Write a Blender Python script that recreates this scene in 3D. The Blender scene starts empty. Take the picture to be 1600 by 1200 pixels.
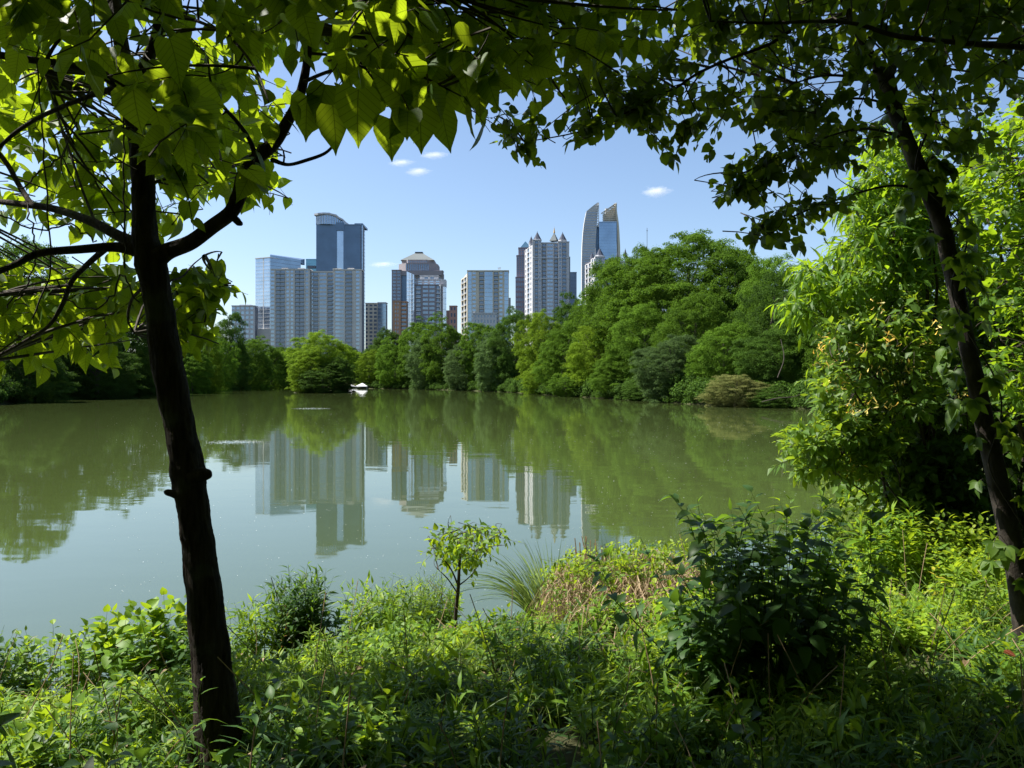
import bpy, math
import numpy as np
from mathutils import Vector
PI = math.pi
R = math.radians
S = bpy.context.scene
COL = S.collection

# ------------------------------------------------------------------ camera, sky, sun
CAMZ, F, HY = 3.2, 1200.0, 597.5          # eye height over the water, focal length in photo pixels, horizon row
cam = bpy.data.cameras.new('camera'); camo = bpy.data.objects.new('camera', cam); COL.objects.link(camo)
cam.sensor_width = 36; cam.lens = 36 * F / 1600; cam.clip_start = 0.05; cam.clip_end = 20000
cam.shift_y = -2.5 / 1600
camo.location = (0, 0, CAMZ); camo.rotation_euler = (R(90), 0, 0); S.camera = camo

SUN_ELEV, SUN_AZ = 55.0, -76.0            # azimuth measured from the view direction (+Y), negative = to the left
W = bpy.data.worlds.new('World'); S.world = W; W.use_nodes = True
nt = W.node_tree; nt.nodes.clear()
sky = nt.nodes.new('ShaderNodeTexSky'); sky.sky_type = 'NISHITA'; sky.sun_disc = False
sky.sun_elevation = R(SUN_ELEV); sky.sun_rotation = R(SUN_AZ); sky.altitude = 300
sky.air_density = 1.0; sky.dust_density = 1.3; sky.ozone_density = 2.6
bg = nt.nodes.new('ShaderNodeBackground'); bg.inputs['Strength'].default_value = 0.082
wo = nt.nodes.new('ShaderNodeOutputWorld')
nt.links.new(sky.outputs[0], bg.inputs['Color']); nt.links.new(bg.outputs[0], wo.inputs['Surface'])

sun = bpy.data.lights.new('sun', 'SUN'); suno = bpy.data.objects.new('sun', sun); COL.objects.link(suno)
sun.energy = 5.0; sun.angle = R(0.53); sun.color = (1.0, 0.95, 0.86)
sd = Vector((math.sin(R(SUN_AZ)) * math.cos(R(SUN_ELEV)), math.cos(R(SUN_AZ)) * math.cos(R(SUN_ELEV)), math.sin(R(SUN_ELEV))))
suno.rotation_euler = sd.to_track_quat('Z', 'Y').to_euler(); suno.location = (0, 0, 60)
S.view_settings.view_transform = 'Standard'; S.view_settings.look = 'None'
S.view_settings.exposure = 1.22; S.view_settings.gamma = 1.0
S.render.engine = 'CYCLES'
S.cycles.max_bounces = 7; S.cycles.diffuse_bounces = 3; S.cycles.glossy_bounces = 3; S.cycles.transmission_bounces = 4
S.cycles.transparent_max_bounces = 8; S.cycles.volume_bounces = 3
S.cycles.sample_clamp_indirect = 6.0; S.cycles.use_denoising = True

# ------------------------------------------------------------------ helpers
rng = np.random.default_rng(7)
def P(px, py, d):
    return np.array([(px - 800) / F * d, d, CAMZ - (py - HY) / F * d])
def PA(px, py, d):
    px, py, d = map(np.asarray, (px, py, d))
    return np.stack([(px - 800) / F * d, d + 0 * px, CAMZ - (py - HY) / F * d], -1)
def nrm(v):
    return v / np.maximum(np.linalg.norm(v, axis=-1, keepdims=True), 1e-9)

def tag(o, label=None, cat=None, group=None, kind=None):
    if label: o['label'] = label
    if cat: o['category'] = cat
    if group: o['group'] = group
    if kind: o['kind'] = kind
    return o
def empty(name, loc, label=None, cat=None, group=None):
    o = bpy.data.objects.new(name, None); o.location = tuple(float(c) for c in loc); o.empty_display_size = 0.2
    COL.objects.link(o); return tag(o, label, cat, group)
def npmesh(name, verts, quads, mat=None, parent=None, rnd=None, smooth=False, luv=None):
    me = bpy.data.meshes.new(name)
    verts = np.asarray(verts, np.float32); quads = np.asarray(quads, np.int32)
    if parent is not None: verts = verts - np.array(parent.location, np.float32)
    n, m = len(verts), len(quads); k = quads.shape[1]
    me.vertices.add(n); me.vertices.foreach_set('co', verts.ravel())
    me.loops.add(m * k); me.loops.foreach_set('vertex_index', quads.ravel())
    me.polygons.add(m); me.polygons.foreach_set('loop_start', np.arange(0, m * k, k, dtype=np.int32))
    me.polygons.foreach_set('loop_total', np.full(m, k, np.int32))
    if rnd is not None:
        a = me.attributes.new('rnd', 'FLOAT', 'FACE'); a.data.foreach_set('value', np.asarray(rnd, np.float32))
    if luv is not None:
        a = me.attributes.new('luv', 'FLOAT_VECTOR', 'POINT'); a.data.foreach_set('vector', np.asarray(luv, np.float32).ravel())
    me.polygons.foreach_set('use_smooth', np.full(m, bool(smooth)))
    me.update()
    if mat: me.materials.append(mat)
    return me
def link(name, me, parent=None, **kw):
    o = bpy.data.objects.new(name, me); COL.objects.link(o)
    if parent is not None: o.parent = parent
    return tag(o, **kw)

class MB:
    """collects geometry into one mesh (quads)"""
    def __init__(s): s.v = []; s.q = []; s.r = []; s.n = 0
    def add(s, v, q, r=None):
        v = np.asarray(v, float).reshape(-1, 3); q = np.asarray(q, int)
        s.v.append(v); s.q.append(q + s.n); s.n += len(v)
        s.r.append(np.full(len(q), 0.5) if r is None else np.asarray(r, float))
    def box(s, x0, x1, y0, y1, z0, z1):
        v = [(x, y, z) for z in (z0, z1) for y in (y0, y1) for x in (x0, x1)]
        s.add(v, [(0, 2, 3, 1), (4, 5, 7, 6), (0, 1, 5, 4), (2, 6, 7, 3), (0, 4, 6, 2), (1, 3, 7, 5)])
    def obox(s, p0, p1, off0, off1, z0, z1):
        """box along the line p0->p1 (2D), between offsets off0..off1 towards the outward (camera) side"""
        p0 = np.array(p0, float); p1 = np.array(p1, float); t = (p1 - p0) / np.linalg.norm(p1 - p0)
        nn = np.array([t[1], -t[0]])
        a, b, c, d = p0 + nn * off1, p1 + nn * off1, p1 + nn * off0, p0 + nn * off0
        s.prism([a, b, c, d], z0, z1)
    def prism(s, poly, z0, z1, top=None):
        """vertical prism; top: list of z per corner or scaled top polygon [(x,y)..]"""
        n = len(poly); tp = poly if top is None or np.isscalar(top[0]) else top
        zt = [z1] * n if top is None or not np.isscalar(top[0]) else list(top)
        v = [(p[0], p[1], z0) for p in poly] + [(p[0], p[1], z) for p, z in zip(tp, zt)]
        q = [(i, (i + 1) % n, n + (i + 1) % n, n + i) for i in range(n)]
        s.add(v, q)
        if n == 4: s.add(v[n:], [(0, 1, 2, 3)])
        else:
            c = np.mean(np.array(v[n:]), 0)
            vv = v[n:] + [tuple(c)]
            if n % 2 == 0: s.add(vv, [(i, i + 1, (i + 2) % n, n) for i in range(0, n, 2)])
            else: s.add(vv, [(i, (i + 1) % n, n, n) for i in range(n)][:0] or [(0, 1, 2, n)]); 
    def build(s, name, mat, parent=None, smooth=False, **kw):
        if not s.v: return None
        me = npmesh(name, np.concatenate(s.v), np.concatenate(s.q), mat, parent, np.concatenate(s.r), smooth)
        return link(name, me, parent, **kw)

# ---- leaf templates: rows of (y, halfwidth); unit length along +Y, normal +Z
def leaf_tpl(rows, fold=0.25, curl=-0.25, back=None):
    v = []
    for i, (y, w) in enumerate(rows):
        z = curl * y * y
        yy = y
        yb = y if back is None else y + back[i]
        v += [(-w, yb, z + fold * w), (0, yy, z), (w, yb, z + fold * w)]
    q = []
    for i in range(len(rows) - 1):
        a = 3 * i
        q += [(a, a + 1, a + 4, a + 3), (a + 1, a + 2, a + 5, a + 4)]
    return np.array(v, float), np.array(q, int)
HEART = leaf_tpl([(0, .05), (.03, .27), (.16, .40), (.34, .42), (.55, .33), (.75, .18), (.9, .06), (1.03, .004)], .22, -.18,
                 back=[-.02, -.12, -.09, -.03, 0, 0, 0, 0])
OVATE = leaf_tpl([(0, .01), (.18, .2), (.42, .27), (.72, .16), (1, .004)], .3, -.3)
ROUND = leaf_tpl([(0, .03), (.05, .28), (.3, .43), (.62, .33), (1, .004)], .25, -.2, back=[0, -.08, -.02, 0, 0])
LANCE = leaf_tpl([(0, .01), (.25, .105), (.55, .1), (1, .003)], .3, -.35)
WILLOW = leaf_tpl([(0, .01), (.3, .14), (.65, .1), (1, .003)], .3, -.4)
SIMPLE = leaf_tpl([(0, .02), (.45, .3), (1, .02)], .3, -.2)
DIAM = (np.array([(0, 0, 0), (.38, .5, .08), (0, 1, -.12), (-.38, .5, .08)], float), np.array([(0, 1, 2, 3)]))

def scatter(tpl, pos, d, n, size, rnd=None, wscale=1.0):
    tv, tq = tpl; N = len(pos); d = nrm(d); side = nrm(np.cross(d, n)); n = np.cross(side, d)
    M = np.stack([side * wscale, d, n], -1) * np.asarray(size, float).reshape(-1, 1, 1)
    if len(tv) > 4:
        lv = np.repeat(tv[None], N, 0); c1, c2, c3 = rng.normal(size=(3, N, 1)); yy2 = lv[..., 1] ** 2
        lv[..., 2] += c1 * .14 * yy2 + np.abs(lv[..., 0]) * c3 * .22; lv[..., 0] = lv[..., 0] * (1 + .12 * c3) + c2 * .07 * yy2
        V = np.einsum('nij,nvj->nvi', M, lv) + pos[:, None, :]
    else: V = np.einsum('nij,vj->nvi', M, tv) + pos[:, None, :]
    Q = tq[None] + (np.arange(N) * len(tv))[:, None, None]
    if rnd is None: rnd = rng.random(N)
    return V.reshape(-1, 3), Q.reshape(-1, 4), np.repeat(rnd, len(tq))

def tubes(pts, rad, sides=5):
    """pts (N,k,3), rad (N,k)"""
    pts = np.asarray(pts, float); rad = np.asarray(rad, float); N, k, _ = pts.shape
    tan = nrm(np.gradient(pts, axis=1))
    ref = np.where(np.abs(tan[:, :1, 2:3]) > .9, np.array([[[1., 0, 0]]]), np.array([[[0, 0, 1.]]]))
    ref = np.broadcast_to(ref, tan.shape)
    a = nrm(np.cross(tan, ref)); b = np.cross(tan, a)
    th = np.linspace(0, 2 * PI, sides, endpoint=False)
    ring = pts[:, :, None] + rad[:, :, None, None] * (a[:, :, None] * np.cos(th)[:, None] + b[:, :, None] * np.sin(th)[:, None])
    V = ring.reshape(-1, 3)
    i = np.arange(N)[:, None, None] * k * sides; j = np.arange(k - 1)[None, :, None] * sides; s = np.arange(sides)[None, None]
    s2 = (s + 1) % sides
    Q = np.stack([i + j + s, i + j + s2, i + j + sides + s2, i + j + sides + s], -1).reshape(-1, 4)
    return V, Q
def ribbons(pts, wid, up=None):
    """flat blades; pts (N,k,3), wid (N,k)"""
    N, k, _ = pts.shape; tan = nrm(np.gradient(pts, axis=1))
    side = rng.normal(size=(N, 1, 3)) * np.array([1, 1, .2]); side = nrm(side - (side * tan).sum(-1, keepdims=True) * tan)
    V = np.stack([pts - side * wid[..., None], pts + side * wid[..., None]], 2).reshape(-1, 3)
    i = np.arange(N)[:, None] * k * 2; j = np.arange(k - 1)[None] * 2
    a = i + j
    return V, np.stack([a, a + 1, a + 3, a + 2], -1).reshape(-1, 4)
def spline(pts, n):
    """Catmull-Rom through pts (m,c) -> (n,c)"""
    p = np.asarray(pts, float); p = np.vstack([2 * p[0] - p[1], p, 2 * p[-1] - p[-2]])
    m = len(p) - 3; t = np.linspace(0, m - 1e-6, n); i = t.astype(int); f = (t - i)[:, None]
    a, b, c, d = p[i], p[i + 1], p[i + 2], p[i + 3]
    return .5 * ((2 * b) + (c - a) * f + (2 * a - 5 * b + 4 * c - d) * f ** 2 + (3 * b - a - 3 * c + d) * f ** 3)
def in_poly(x, y, poly):
    poly = np.asarray(poly, float); c = np.zeros(x.shape, bool); n = len(poly); j = n - 1
    for i in range(n):
        xi, yi = poly[i]; xj, yj = poly[j]
        if yi != yj:
            c ^= ((yi > y) != (yj > y)) & (x < (xj - xi) * (y - yi) / (yj - yi) + xi)
        j = i
    return c
def poly_pts(poly, n):
    poly = np.asarray(poly, float); lo, hi = poly.min(0), poly.max(0); out = np.zeros((0, 2))
    while len(out) < n:
        q = lo + (hi - lo) * rng.random((4 * n, 2)); out = np.vstack([out, q[in_poly(q[:, 0], q[:, 1], poly)]])
    return out[:n]

def shoots(base, D, L, nleaf, tpl, size, ang=60, droop=.3, bend=.2, t0=.15, stem=.004, hang=0.0, wig=.35, taper=.55, nup=1.0, wscale=1.0):
    """N leafy shoots. returns (leafV,leafQ,leafR),(stemV,stemQ)"""
    N = len(base); D = nrm(D); L = np.broadcast_to(np.asarray(L, float), (N,)); k = 6
    t = np.linspace(0, 1, k); wob = rng.normal(size=(N, 3)) * .12
    def at(tt):  # tt (N,m)
        return (base[:, None] + D[:, None] * (L[:, None] * tt)[..., None] + np.array([0, 0, -1.]) * (bend * L[:, None] * tt ** 2)[..., None]
                + wob[:, None] * (L[:, None] * np.sin(tt * PI) * tt)[..., None])
    st = at(np.broadcast_to(t, (N, k)))
    sV, sQ = tubes(st, np.broadcast_to(stem * (1 - .75 * t), (N, k)) * np.clip(L / L.mean(), .5, 1.6)[:, None], 3)
    m = nleaf; tt = t0 + (1 - t0) * (np.arange(m)[None] + rng.random((N, m)) * .5) / m; tt = np.minimum(tt, 1)
    pos = at(tt); tan = D[:, None] + np.array([0, 0, -1.]) * (2 * bend * tt)[..., None]; tan = nrm(tan)
    ref = nrm(np.cross(tan, np.array([.13, .27, .95]))); ref2 = np.cross(tan, ref)
    ph = np.arange(m)[None] * 2.4 + rng.random((N, 1)) * 6.28 + rng.normal(size=(N, m)) * .3
    rad = ref * np.cos(ph)[..., None] + ref2 * np.sin(ph)[..., None]
    A = R(ang) * (1 - .5 * tt[..., None] ** 3) + rng.normal(size=(N, m, 1)) * .2
    ld = tan * np.cos(A) + rad * np.sin(A) + rng.normal(size=(N, m, 3)) * wig * .5
    ld[..., 2] -= droop
    ld = nrm(ld)
    up = np.array([0, 0, 1.]) * nup + tan * .3 + rng.normal(size=(N, m, 3)) * wig
    if hang > 0: up = up * (1 - hang) + rng.normal(size=(N, m, 3)) * hang * np.array([1, 1, .3])
    sz = size * (1 - (1 - taper) * np.abs(tt - .45) * 1.6) * rng.uniform(.5, 1.22, (N, m))
    r = np.clip(rng.random((N, 1)) * .6 + rng.random((N, m)) * .4, 0, 1)
    pos = pos + ld * (sz * .12)[..., None]
    lv = scatter(tpl, pos.reshape(-1, 3), ld.reshape(-1, 3), up.reshape(-1, 3), sz.ravel(), r.ravel(), wscale)
    return lv, (sV, sQ)

# ------------------------------------------------------------------ materials
def nodes(name):
    m = bpy.data.materials.new(name); m.use_nodes = True; t = m.node_tree; t.nodes.clear()
    o = t.nodes.new('ShaderNodeOutputMaterial'); return m, t, o
def N_(t, typ, **kw):
    n = t.nodes.new(typ)
    for k, v in kw.items():
        if k in n.inputs: n.inputs[k].default_value = v
        else: setattr(n, k, v)
    return n
def ramp(t, fac, stops):
    r = t.nodes.new('ShaderNodeValToRGB'); e = r.color_ramp.elements
    while len(e) < len(stops): e.new(.5)
    for el, (p, c) in zip(e, stops): el.position = p; el.color = (*c, 1)
    t.links.new(fac, r.inputs[0]); return r.outputs[0]
def leaf_mat(name, cols, tcol, tfac=.42, rough=.5, spec=.22):
    m, t, o = nodes(name)
    a = N_(t, 'ShaderNodeAttribute', attribute_name='rnd')
    n = len(cols); c = ramp(t, a.outputs['Fac'], [(i / max(n - 1, 1), cc) for i, cc in enumerate(cols)])
    oi = N_(t, 'ShaderNodeObjectInfo')
    hs = N_(t, 'ShaderNodeHueSaturation')
    mp = N_(t, 'ShaderNodeMapRange', **{'To Min': .75, 'To Max': 1.25}); t.links.new(oi.outputs['Random'], mp.inputs[0])
    t.links.new(mp.outputs[0], hs.inputs['Value']); t.links.new(c, hs.inputs['Color'])
    b = N_(t, 'ShaderNodeBsdfPrincipled', Roughness=rough); b.inputs['Specular IOR Level'].default_value = spec
    t.links.new(hs.outputs[0], b.inputs['Base Color'])
    tr = N_(t, 'ShaderNodeBsdfTranslucent')
    mc = N_(t, 'ShaderNodeMix', data_type='RGBA', blend_type='MULTIPLY'); mc.inputs[0].default_value = 1
    tm = ramp(t, a.outputs['Fac'], [(0, tuple(x * .7 for x in tcol)), (1, tuple(min(1, x * 1.15) for x in tcol))])
    t.links.new(tm, tr.inputs['Color'])
    mx = t.nodes.new('ShaderNodeMixShader'); mx.inputs[0].default_value = tfac
    t.links.new(b.outputs[0], mx.inputs[1]); t.links.new(tr.outputs[0], mx.inputs[2]); t.links.new(mx.outputs[0], o.inputs[0])
    t.nodes.remove(mc); return m
def flat_mat(name, col, rough=.7, metal=0., bump=0., bscale=5., var=0., spec=.5, vscale=.3):
    m, t, o = nodes(name); b = N_(t, 'ShaderNodeBsdfPrincipled', Roughness=rough, Metallic=metal); b.inputs['Specular IOR Level'].default_value = spec
    b.inputs['Base Color'].default_value = (*col, 1)
    tc = N_(t, 'ShaderNodeTexCoord')
    if var:
        nz = N_(t, 'ShaderNodeTexNoise', Scale=vscale, Detail=5.); t.links.new(tc.outputs['Object'], nz.inputs['Vector'])
        c = ramp(t, nz.outputs['Fac'], [(.3, tuple(x * (1 - var) for x in col)), (.7, tuple(min(1, x * (1 + var)) for x in col))])
        t.links.new(c, b.inputs['Base Color'])
    if bump:
        nz = N_(t, 'ShaderNodeTexNoise', Scale=bscale, Detail=6.); t.links.new(tc.outputs['Object'], nz.inputs['Vector'])
        bp = N_(t, 'ShaderNodeBump', Strength=bump, Distance=.02); t.links.new(nz.outputs['Fac'], bp.inputs['Height']); t.links.new(bp.outputs[0], b.inputs['Normal'])
    t.links.new(b.outputs[0], o.inputs[0]); return m
def bark_mat(name, c0, c1, sc=14., st=.12, strength=.9):
    m, t, o = nodes(name); b = N_(t, 'ShaderNodeBsdfPrincipled', Roughness=.9); b.inputs['Specular IOR Level'].default_value = .2
    tc = N_(t, 'ShaderNodeTexCoord'); mp = N_(t, 'ShaderNodeMapping'); mp.inputs['Scale'].default_value = (1, 1, st)
    t.links.new(tc.outputs['Object'], mp.inputs[0])
    vo = N_(t, 'ShaderNodeTexNoise', Scale=sc * 2, Detail=8., Roughness=.65, Distortion=.4); t.links.new(mp.outputs[0], vo.inputs['Vector'])
    n2 = N_(t, 'ShaderNodeTexNoise', Scale=3., Detail=4.); t.links.new(tc.outputs['Object'], n2.inputs['Vector'])
    c = ramp(t, vo.outputs['Fac'], [(.35, c0), (.65, c1)]); t.links.new(c, b.inputs['Base Color'])
    li = ramp(t, n2.outputs['Fac'], [(.58, (0, 0, 0)), (.68, (1, 1, 1))]); mxl = N_(t, 'ShaderNodeMix', data_type='RGBA', blend_type='MIX'); ml = N_(t, 'ShaderNodeMath', operation='MULTIPLY'); t.links.new(li, ml.inputs[0]); t.links.new(vo.outputs['Fac'], ml.inputs[1])
    t.links.new(ml.outputs[0], mxl.inputs[0]); t.links.new(c, mxl.inputs[6]); mxl.inputs[7].default_value = (.11, .12, .08, 1); t.links.new(mxl.outputs[2], b.inputs['Base Color'])
    bp = N_(t, 'ShaderNodeBump', Strength=strength, Distance=.06); t.links.new(vo.outputs['Fac'], bp.inputs['Height']); t.links.new(bp.outputs[0], b.inputs['Normal'])
    t.links.new(b.outputs[0], o.inputs[0]); return m

YG = (.52, .72, .03)
def add_veins(m, amt=.55):
    t = m.node_tree; a = N_(t, 'ShaderNodeAttribute', attribute_name='luv'); sp = N_(t, 'ShaderNodeSeparateXYZ'); t.links.new(a.outputs['Vector'], sp.inputs[0])
    def mth(op, x, y=None, **k):
        n = N_(t, 'ShaderNodeMath', operation=op)
        for i_, q_ in enumerate((x, y)):
            if q_ is None: continue
            if hasattr(q_, 'links'): t.links.new(q_, n.inputs[i_])
            else: n.inputs[i_].default_value = q_
        return n.outputs[0]
    ax = mth('ABSOLUTE', sp.outputs[0]); mid = mth('LESS_THAN', ax, .012)
    f = mth('FRACT', mth('MULTIPLY', mth('SUBTRACT', sp.outputs[1], mth('MULTIPLY', ax, .75)), 7.)); side = mth('LESS_THAN', f, .09)
    v = mth('MULTIPLY', mth('MAXIMUM', mid, side), sp.outputs[2]); fac = mth('SUBTRACT', 1., mth('MULTIPLY', v, amt))
    for l in list(t.links):
        if l.to_node.bl_idname == 'ShaderNodeBsdfTranslucent' and l.to_socket.name == 'Color':
            mx = N_(t, 'ShaderNodeVectorMath', operation='SCALE'); src = l.from_socket; dst = l.to_socket
            t.links.new(src, mx.inputs[0]); t.links.new(fac, mx.inputs['Scale']); t.links.new(mx.outputs[0], dst)
    return m
M = {}
M['catalpa'] = leaf_mat('catalpa_leaf', [(.03, .065, .015), (.045, .095, .018), (.065, .13, .025)], (.52, .70, .02), .42)
add_veins(M['catalpa'])
M['redbud'] = leaf_mat('redbud_leaf', [(.02, .048, .012), (.03, .07, .015), (.048, .095, .02)], (.38, .54, .02), .3)
M['willow'] = leaf_mat('willowy_leaf', [(.04, .085, .01), (.06, .13, .014), (.09, .17, .02)], (.42, .64, .02), .38)
M['honey'] = leaf_mat('honeysuckle_leaf', [(.04, .085, .014), (.065, .13, .018), (.10, .17, .022)], (.42, .6, .03), .33)
M['darkleaf'] = leaf_mat('dark_shrub_leaf', [(.022, .052, .014), (.035, .08, .018), (.05, .11, .024)], (.26, .46, .03), .3)  # dark-leaved plants; also stands in for shade along the lower edge
M['weed'] = leaf_mat('weed_leaf', [(.045, .10, .012), (.075, .155, .016), (.12, .215, .02), (.18, .24, .03)], (.42, .58, .02), .38)
M['cover'] = leaf_mat('ground_cover_leaf', [(.075, .14, .012), (.12, .21, .017), (.18, .28, .022), (.26, .31, .03)], (.50, .66, .03), .42)
M['grass'] = leaf_mat('grass_blade', [(.07, .13, .03), (.12, .2, .05), (.2, .27, .09)], (.45, .6, .12), .35)
M['dry'] = leaf_mat('dry_reed', [(.16, .11, .06), (.28, .2, .12), (.42, .33, .21)], (.4, .3, .17), .25, .7)
M['red'] = leaf_mat('reddish_shoot', [(.2, .05, .03), (.3, .1, .05), (.25, .18, .05)], (.7, .25, .1), .4)
M['yellowleaf'] = leaf_mat('yellow_leaf', [(.3, .3, .03), (.4, .35, .04)], (.8, .75, .05), .45)
M['flower'] = leaf_mat('honeysuckle_flower', [(.75, .42, .05), (.8, .58, .10), (.85, .75, .3)], (.8, .6, .15), .3)
M['bark'] = bark_mat('dark_furrowed_bark', (.012, .009, .007), (.062, .046, .036))
M['bark2'] = bark_mat('grey_smooth_bark', (.022, .018, .015), (.06, .05, .042), 7., .5, .4)
M['twig'] = flat_mat('twig_bark', (.035, .026, .018), .85)
M['stem'] = leaf_mat('green_stem', [(.04, .06, .02), (.08, .12, .03)], (.2, .3, .05), .1)
M['fartrunk'] = flat_mat('far_trunk_bark', (.07, .055, .045), .9, bump=.4, bscale=3)
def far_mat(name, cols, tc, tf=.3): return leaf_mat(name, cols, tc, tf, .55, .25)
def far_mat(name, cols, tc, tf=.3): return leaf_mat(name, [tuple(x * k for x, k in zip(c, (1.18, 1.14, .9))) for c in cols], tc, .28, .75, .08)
M['far_green'] = far_mat('mid_green_foliage', [(.03, .065, .008), (.055, .115, .012), (.085, .16, .018)], (.16, .3, .02))
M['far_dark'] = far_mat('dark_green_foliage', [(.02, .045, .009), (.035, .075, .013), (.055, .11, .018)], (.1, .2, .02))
M['far_yellow'] = far_mat('yellow_green_foliage', [(.055, .10, .008), (.09, .16, .012), (.13, .21, .018)], (.26, .4, .02))
M['far_blue'] = far_mat('blue_green_foliage', [(.035, .07, .025), (.055, .10, .04), (.08, .13, .05)], (.14, .24, .06))
M['far_olive'] = far_mat('olive_foliage', [(.09, .11, .04), (.14, .16, .06), (.19, .2, .08)], (.25, .28, .08))

# ------------------------------------------------------------------ terrain and pond
SHORE = np.array([(-30, 6.8), (-14, 7.0), (-6, 7.3), (-4, 7.6), (-2.5, 8.6), (0, 9.9), (2.5, 10.6), (4.5, 11.6), (6.2, 13), (8, 17), (10.5, 24),
    (15, 36), (24, 56), (33, 74), (35.6, 95), (27, 108), (22.5, 135), (14, 171), (0, 248), (-20, 307), (-50, 370), (-75, 400), (-105, 400), (-125, 355),
    (-115, 265), (-94, 187), (-84, 140), (-74, 111), (-66, 70), (-58, 30), (-45, 12)], float)
def seg_dist(p, poly):
    out = np.full(len(p), 1e9)
    for i in range(len(poly)):
        a, b = poly[i], poly[(i + 1) % len(poly)]; ab = b - a
        t = np.clip(((p - a) @ ab) / (ab @ ab), 0, 1)
        out = np.minimum(out, np.linalg.norm(p - (a + t[:, None] * ab), axis=1))
    return out
def sdist(x, y):
    p = np.stack([np.ravel(x), np.ravel(y)], -1).astype(float)
    d = seg_dist(p, SHORE); ins = in_poly(p[:, 0], p[:, 1], SHORE)
    return np.where(ins, -d, d)
def gh(x, y):
    x = np.ravel(np.asarray(x, float)); y = np.ravel(np.asarray(y, float))
    s = sdist(x, y); sp = np.maximum(s, 0)
    near = 1.62 * (1 - np.exp(-sp / 3.6)) + .03
    hill = 5.0 * (1 - np.exp(-np.maximum(sp - 14, 0) / 40))
    bump = .05 * np.sin(x * 1.7 + 1.3 * np.sin(y * .9)) * np.sin(y * 1.3 + .7) * np.clip(sp / 1.5, 0, 1)
    land = near + hill + bump
    return np.where(s > 0, land, -.1 - 1.4 * (1 - np.exp(s / 4)))
na, nr = 420, 170
rr = np.concatenate([[0.3], np.geomspace(.6, 2600, nr - 1)]); aa = np.linspace(0, 2 * PI, na, endpoint=False)
X = (rr[:, None] * np.sin(aa)[None]).ravel(); Y = (rr[:, None] * np.cos(aa)[None]).ravel()
Vt = np.stack([X, Y, gh(X, Y)], -1)
i = np.arange(nr - 1)[:, None] * na; j = np.arange(na)[None]; j2 = (j + 1) % na
Qt = np.stack([i + j, i + na + j, i + na + j2, i + j2], -1).reshape(-1, 4)
m, t, o = nodes('bank_soil'); b = N_(t, 'ShaderNodeBsdfPrincipled', Roughness=.95); b.inputs['Specular IOR Level'].default_value = .1
tc = N_(t, 'ShaderNodeTexCoord'); nz = N_(t, 'ShaderNodeTexNoise', Scale=6., Detail=9., Roughness=.7); t.links.new(tc.outputs['Object'], nz.inputs['Vector'])
nz2 = N_(t, 'ShaderNodeTexNoise', Scale=.6, Detail=4.); t.links.new(tc.outputs['Object'], nz2.inputs['Vector'])
c1 = ramp(t, nz.outputs['Fac'], [(.3, (.028, .022, .014)), (.55, (.06, .048, .03)), (.75, (.12, .095, .06))])
c2 = ramp(t, nz.outputs['Fac'], [(.3, (.02, .035, .01)), (.7, (.06, .09, .025))])
mx = N_(t, 'ShaderNodeMix', data_type='RGBA'); t.links.new(nz2.outputs['Fac'], mx.inputs[0]); t.links.new(c1, mx.inputs[6]); t.links.new(c2, mx.inputs[7])
t.links.new(mx.outputs[2], b.inputs['Base Color'])
bp = N_(t, 'ShaderNodeBump', Strength=.8, Distance=.05); t.links.new(nz.outputs['Fac'], bp.inputs['Height']); t.links.new(bp.outputs[0], b.inputs['Normal'])
t.links.new(b.outputs[0], o.inputs[0]); M['soil'] = m
g = MB(); g.add(Vt, Qt); g.add(np.array([(0.3 * math.sin(a), .3 * math.cos(a), float(gh(0, 0)[0])) for a in np.linspace(0, 2 * PI, 4, endpoint=False)]), [(0, 1, 2, 3)])
g.build('ground', M['soil'], None, True, label='soil and leaf litter of the pond banks', kind='structure')

# water
m, t, o = nodes('pond_water')
b = N_(t, 'ShaderNodeBsdfPrincipled', Roughness=.03, IOR=2.15); b.inputs['Specular IOR Level'].default_value = .5
b.inputs['Base Color'].default_value = (.054, .076, .022, 1)
tc = N_(t, 'ShaderNodeTexCoord')
mp = N_(t, 'ShaderNodeMapping'); mp.inputs['Scale'].default_value = (.55, 1.0, 1); t.links.new(tc.outputs['Object'], mp.inputs[0])
n1 = N_(t, 'ShaderNodeTexNoise', Scale=.9, Detail=2., Roughness=.45); t.links.new(mp.outputs[0], n1.inputs['Vector'])
n2 = N_(t, 'ShaderNodeTexNoise', Scale=.045, Detail=3.); t.links.new(tc.outputs['Object'], n2.inputs['Vector'])
r2 = N_(t, 'ShaderNodeMapRange', **{'From Min': .4, 'From Max': .65, 'To Min': .15, 'To Max': 1.0}); t.links.new(n2.outputs['Fac'], r2.inputs[0])
mu = N_(t, 'ShaderNodeMath', operation='MULTIPLY'); t.links.new(n1.outputs['Fac'], mu.inputs[0]); t.links.new(r2.outputs[0], mu.inputs[1])
bp = N_(t, 'ShaderNodeBump', Strength=.1, Distance=.1); t.links.new(mu.outputs[0], bp.inputs['Height']); t.links.new(bp.outputs[0], b.inputs['Normal'])
t.links.new(b.outputs[0], o.inputs[0]); M['water'] = m; WATER_BUMP = bp
w = MB(); w.add([(-140, 2, 0), (60, 2, 0), (60, 420, 0), (-140, 420, 0)], [(0, 1, 2, 3)])
w.build('pond_water', M['water'], label='still green pond reflecting trees, towers and sky', kind='structure')

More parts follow.
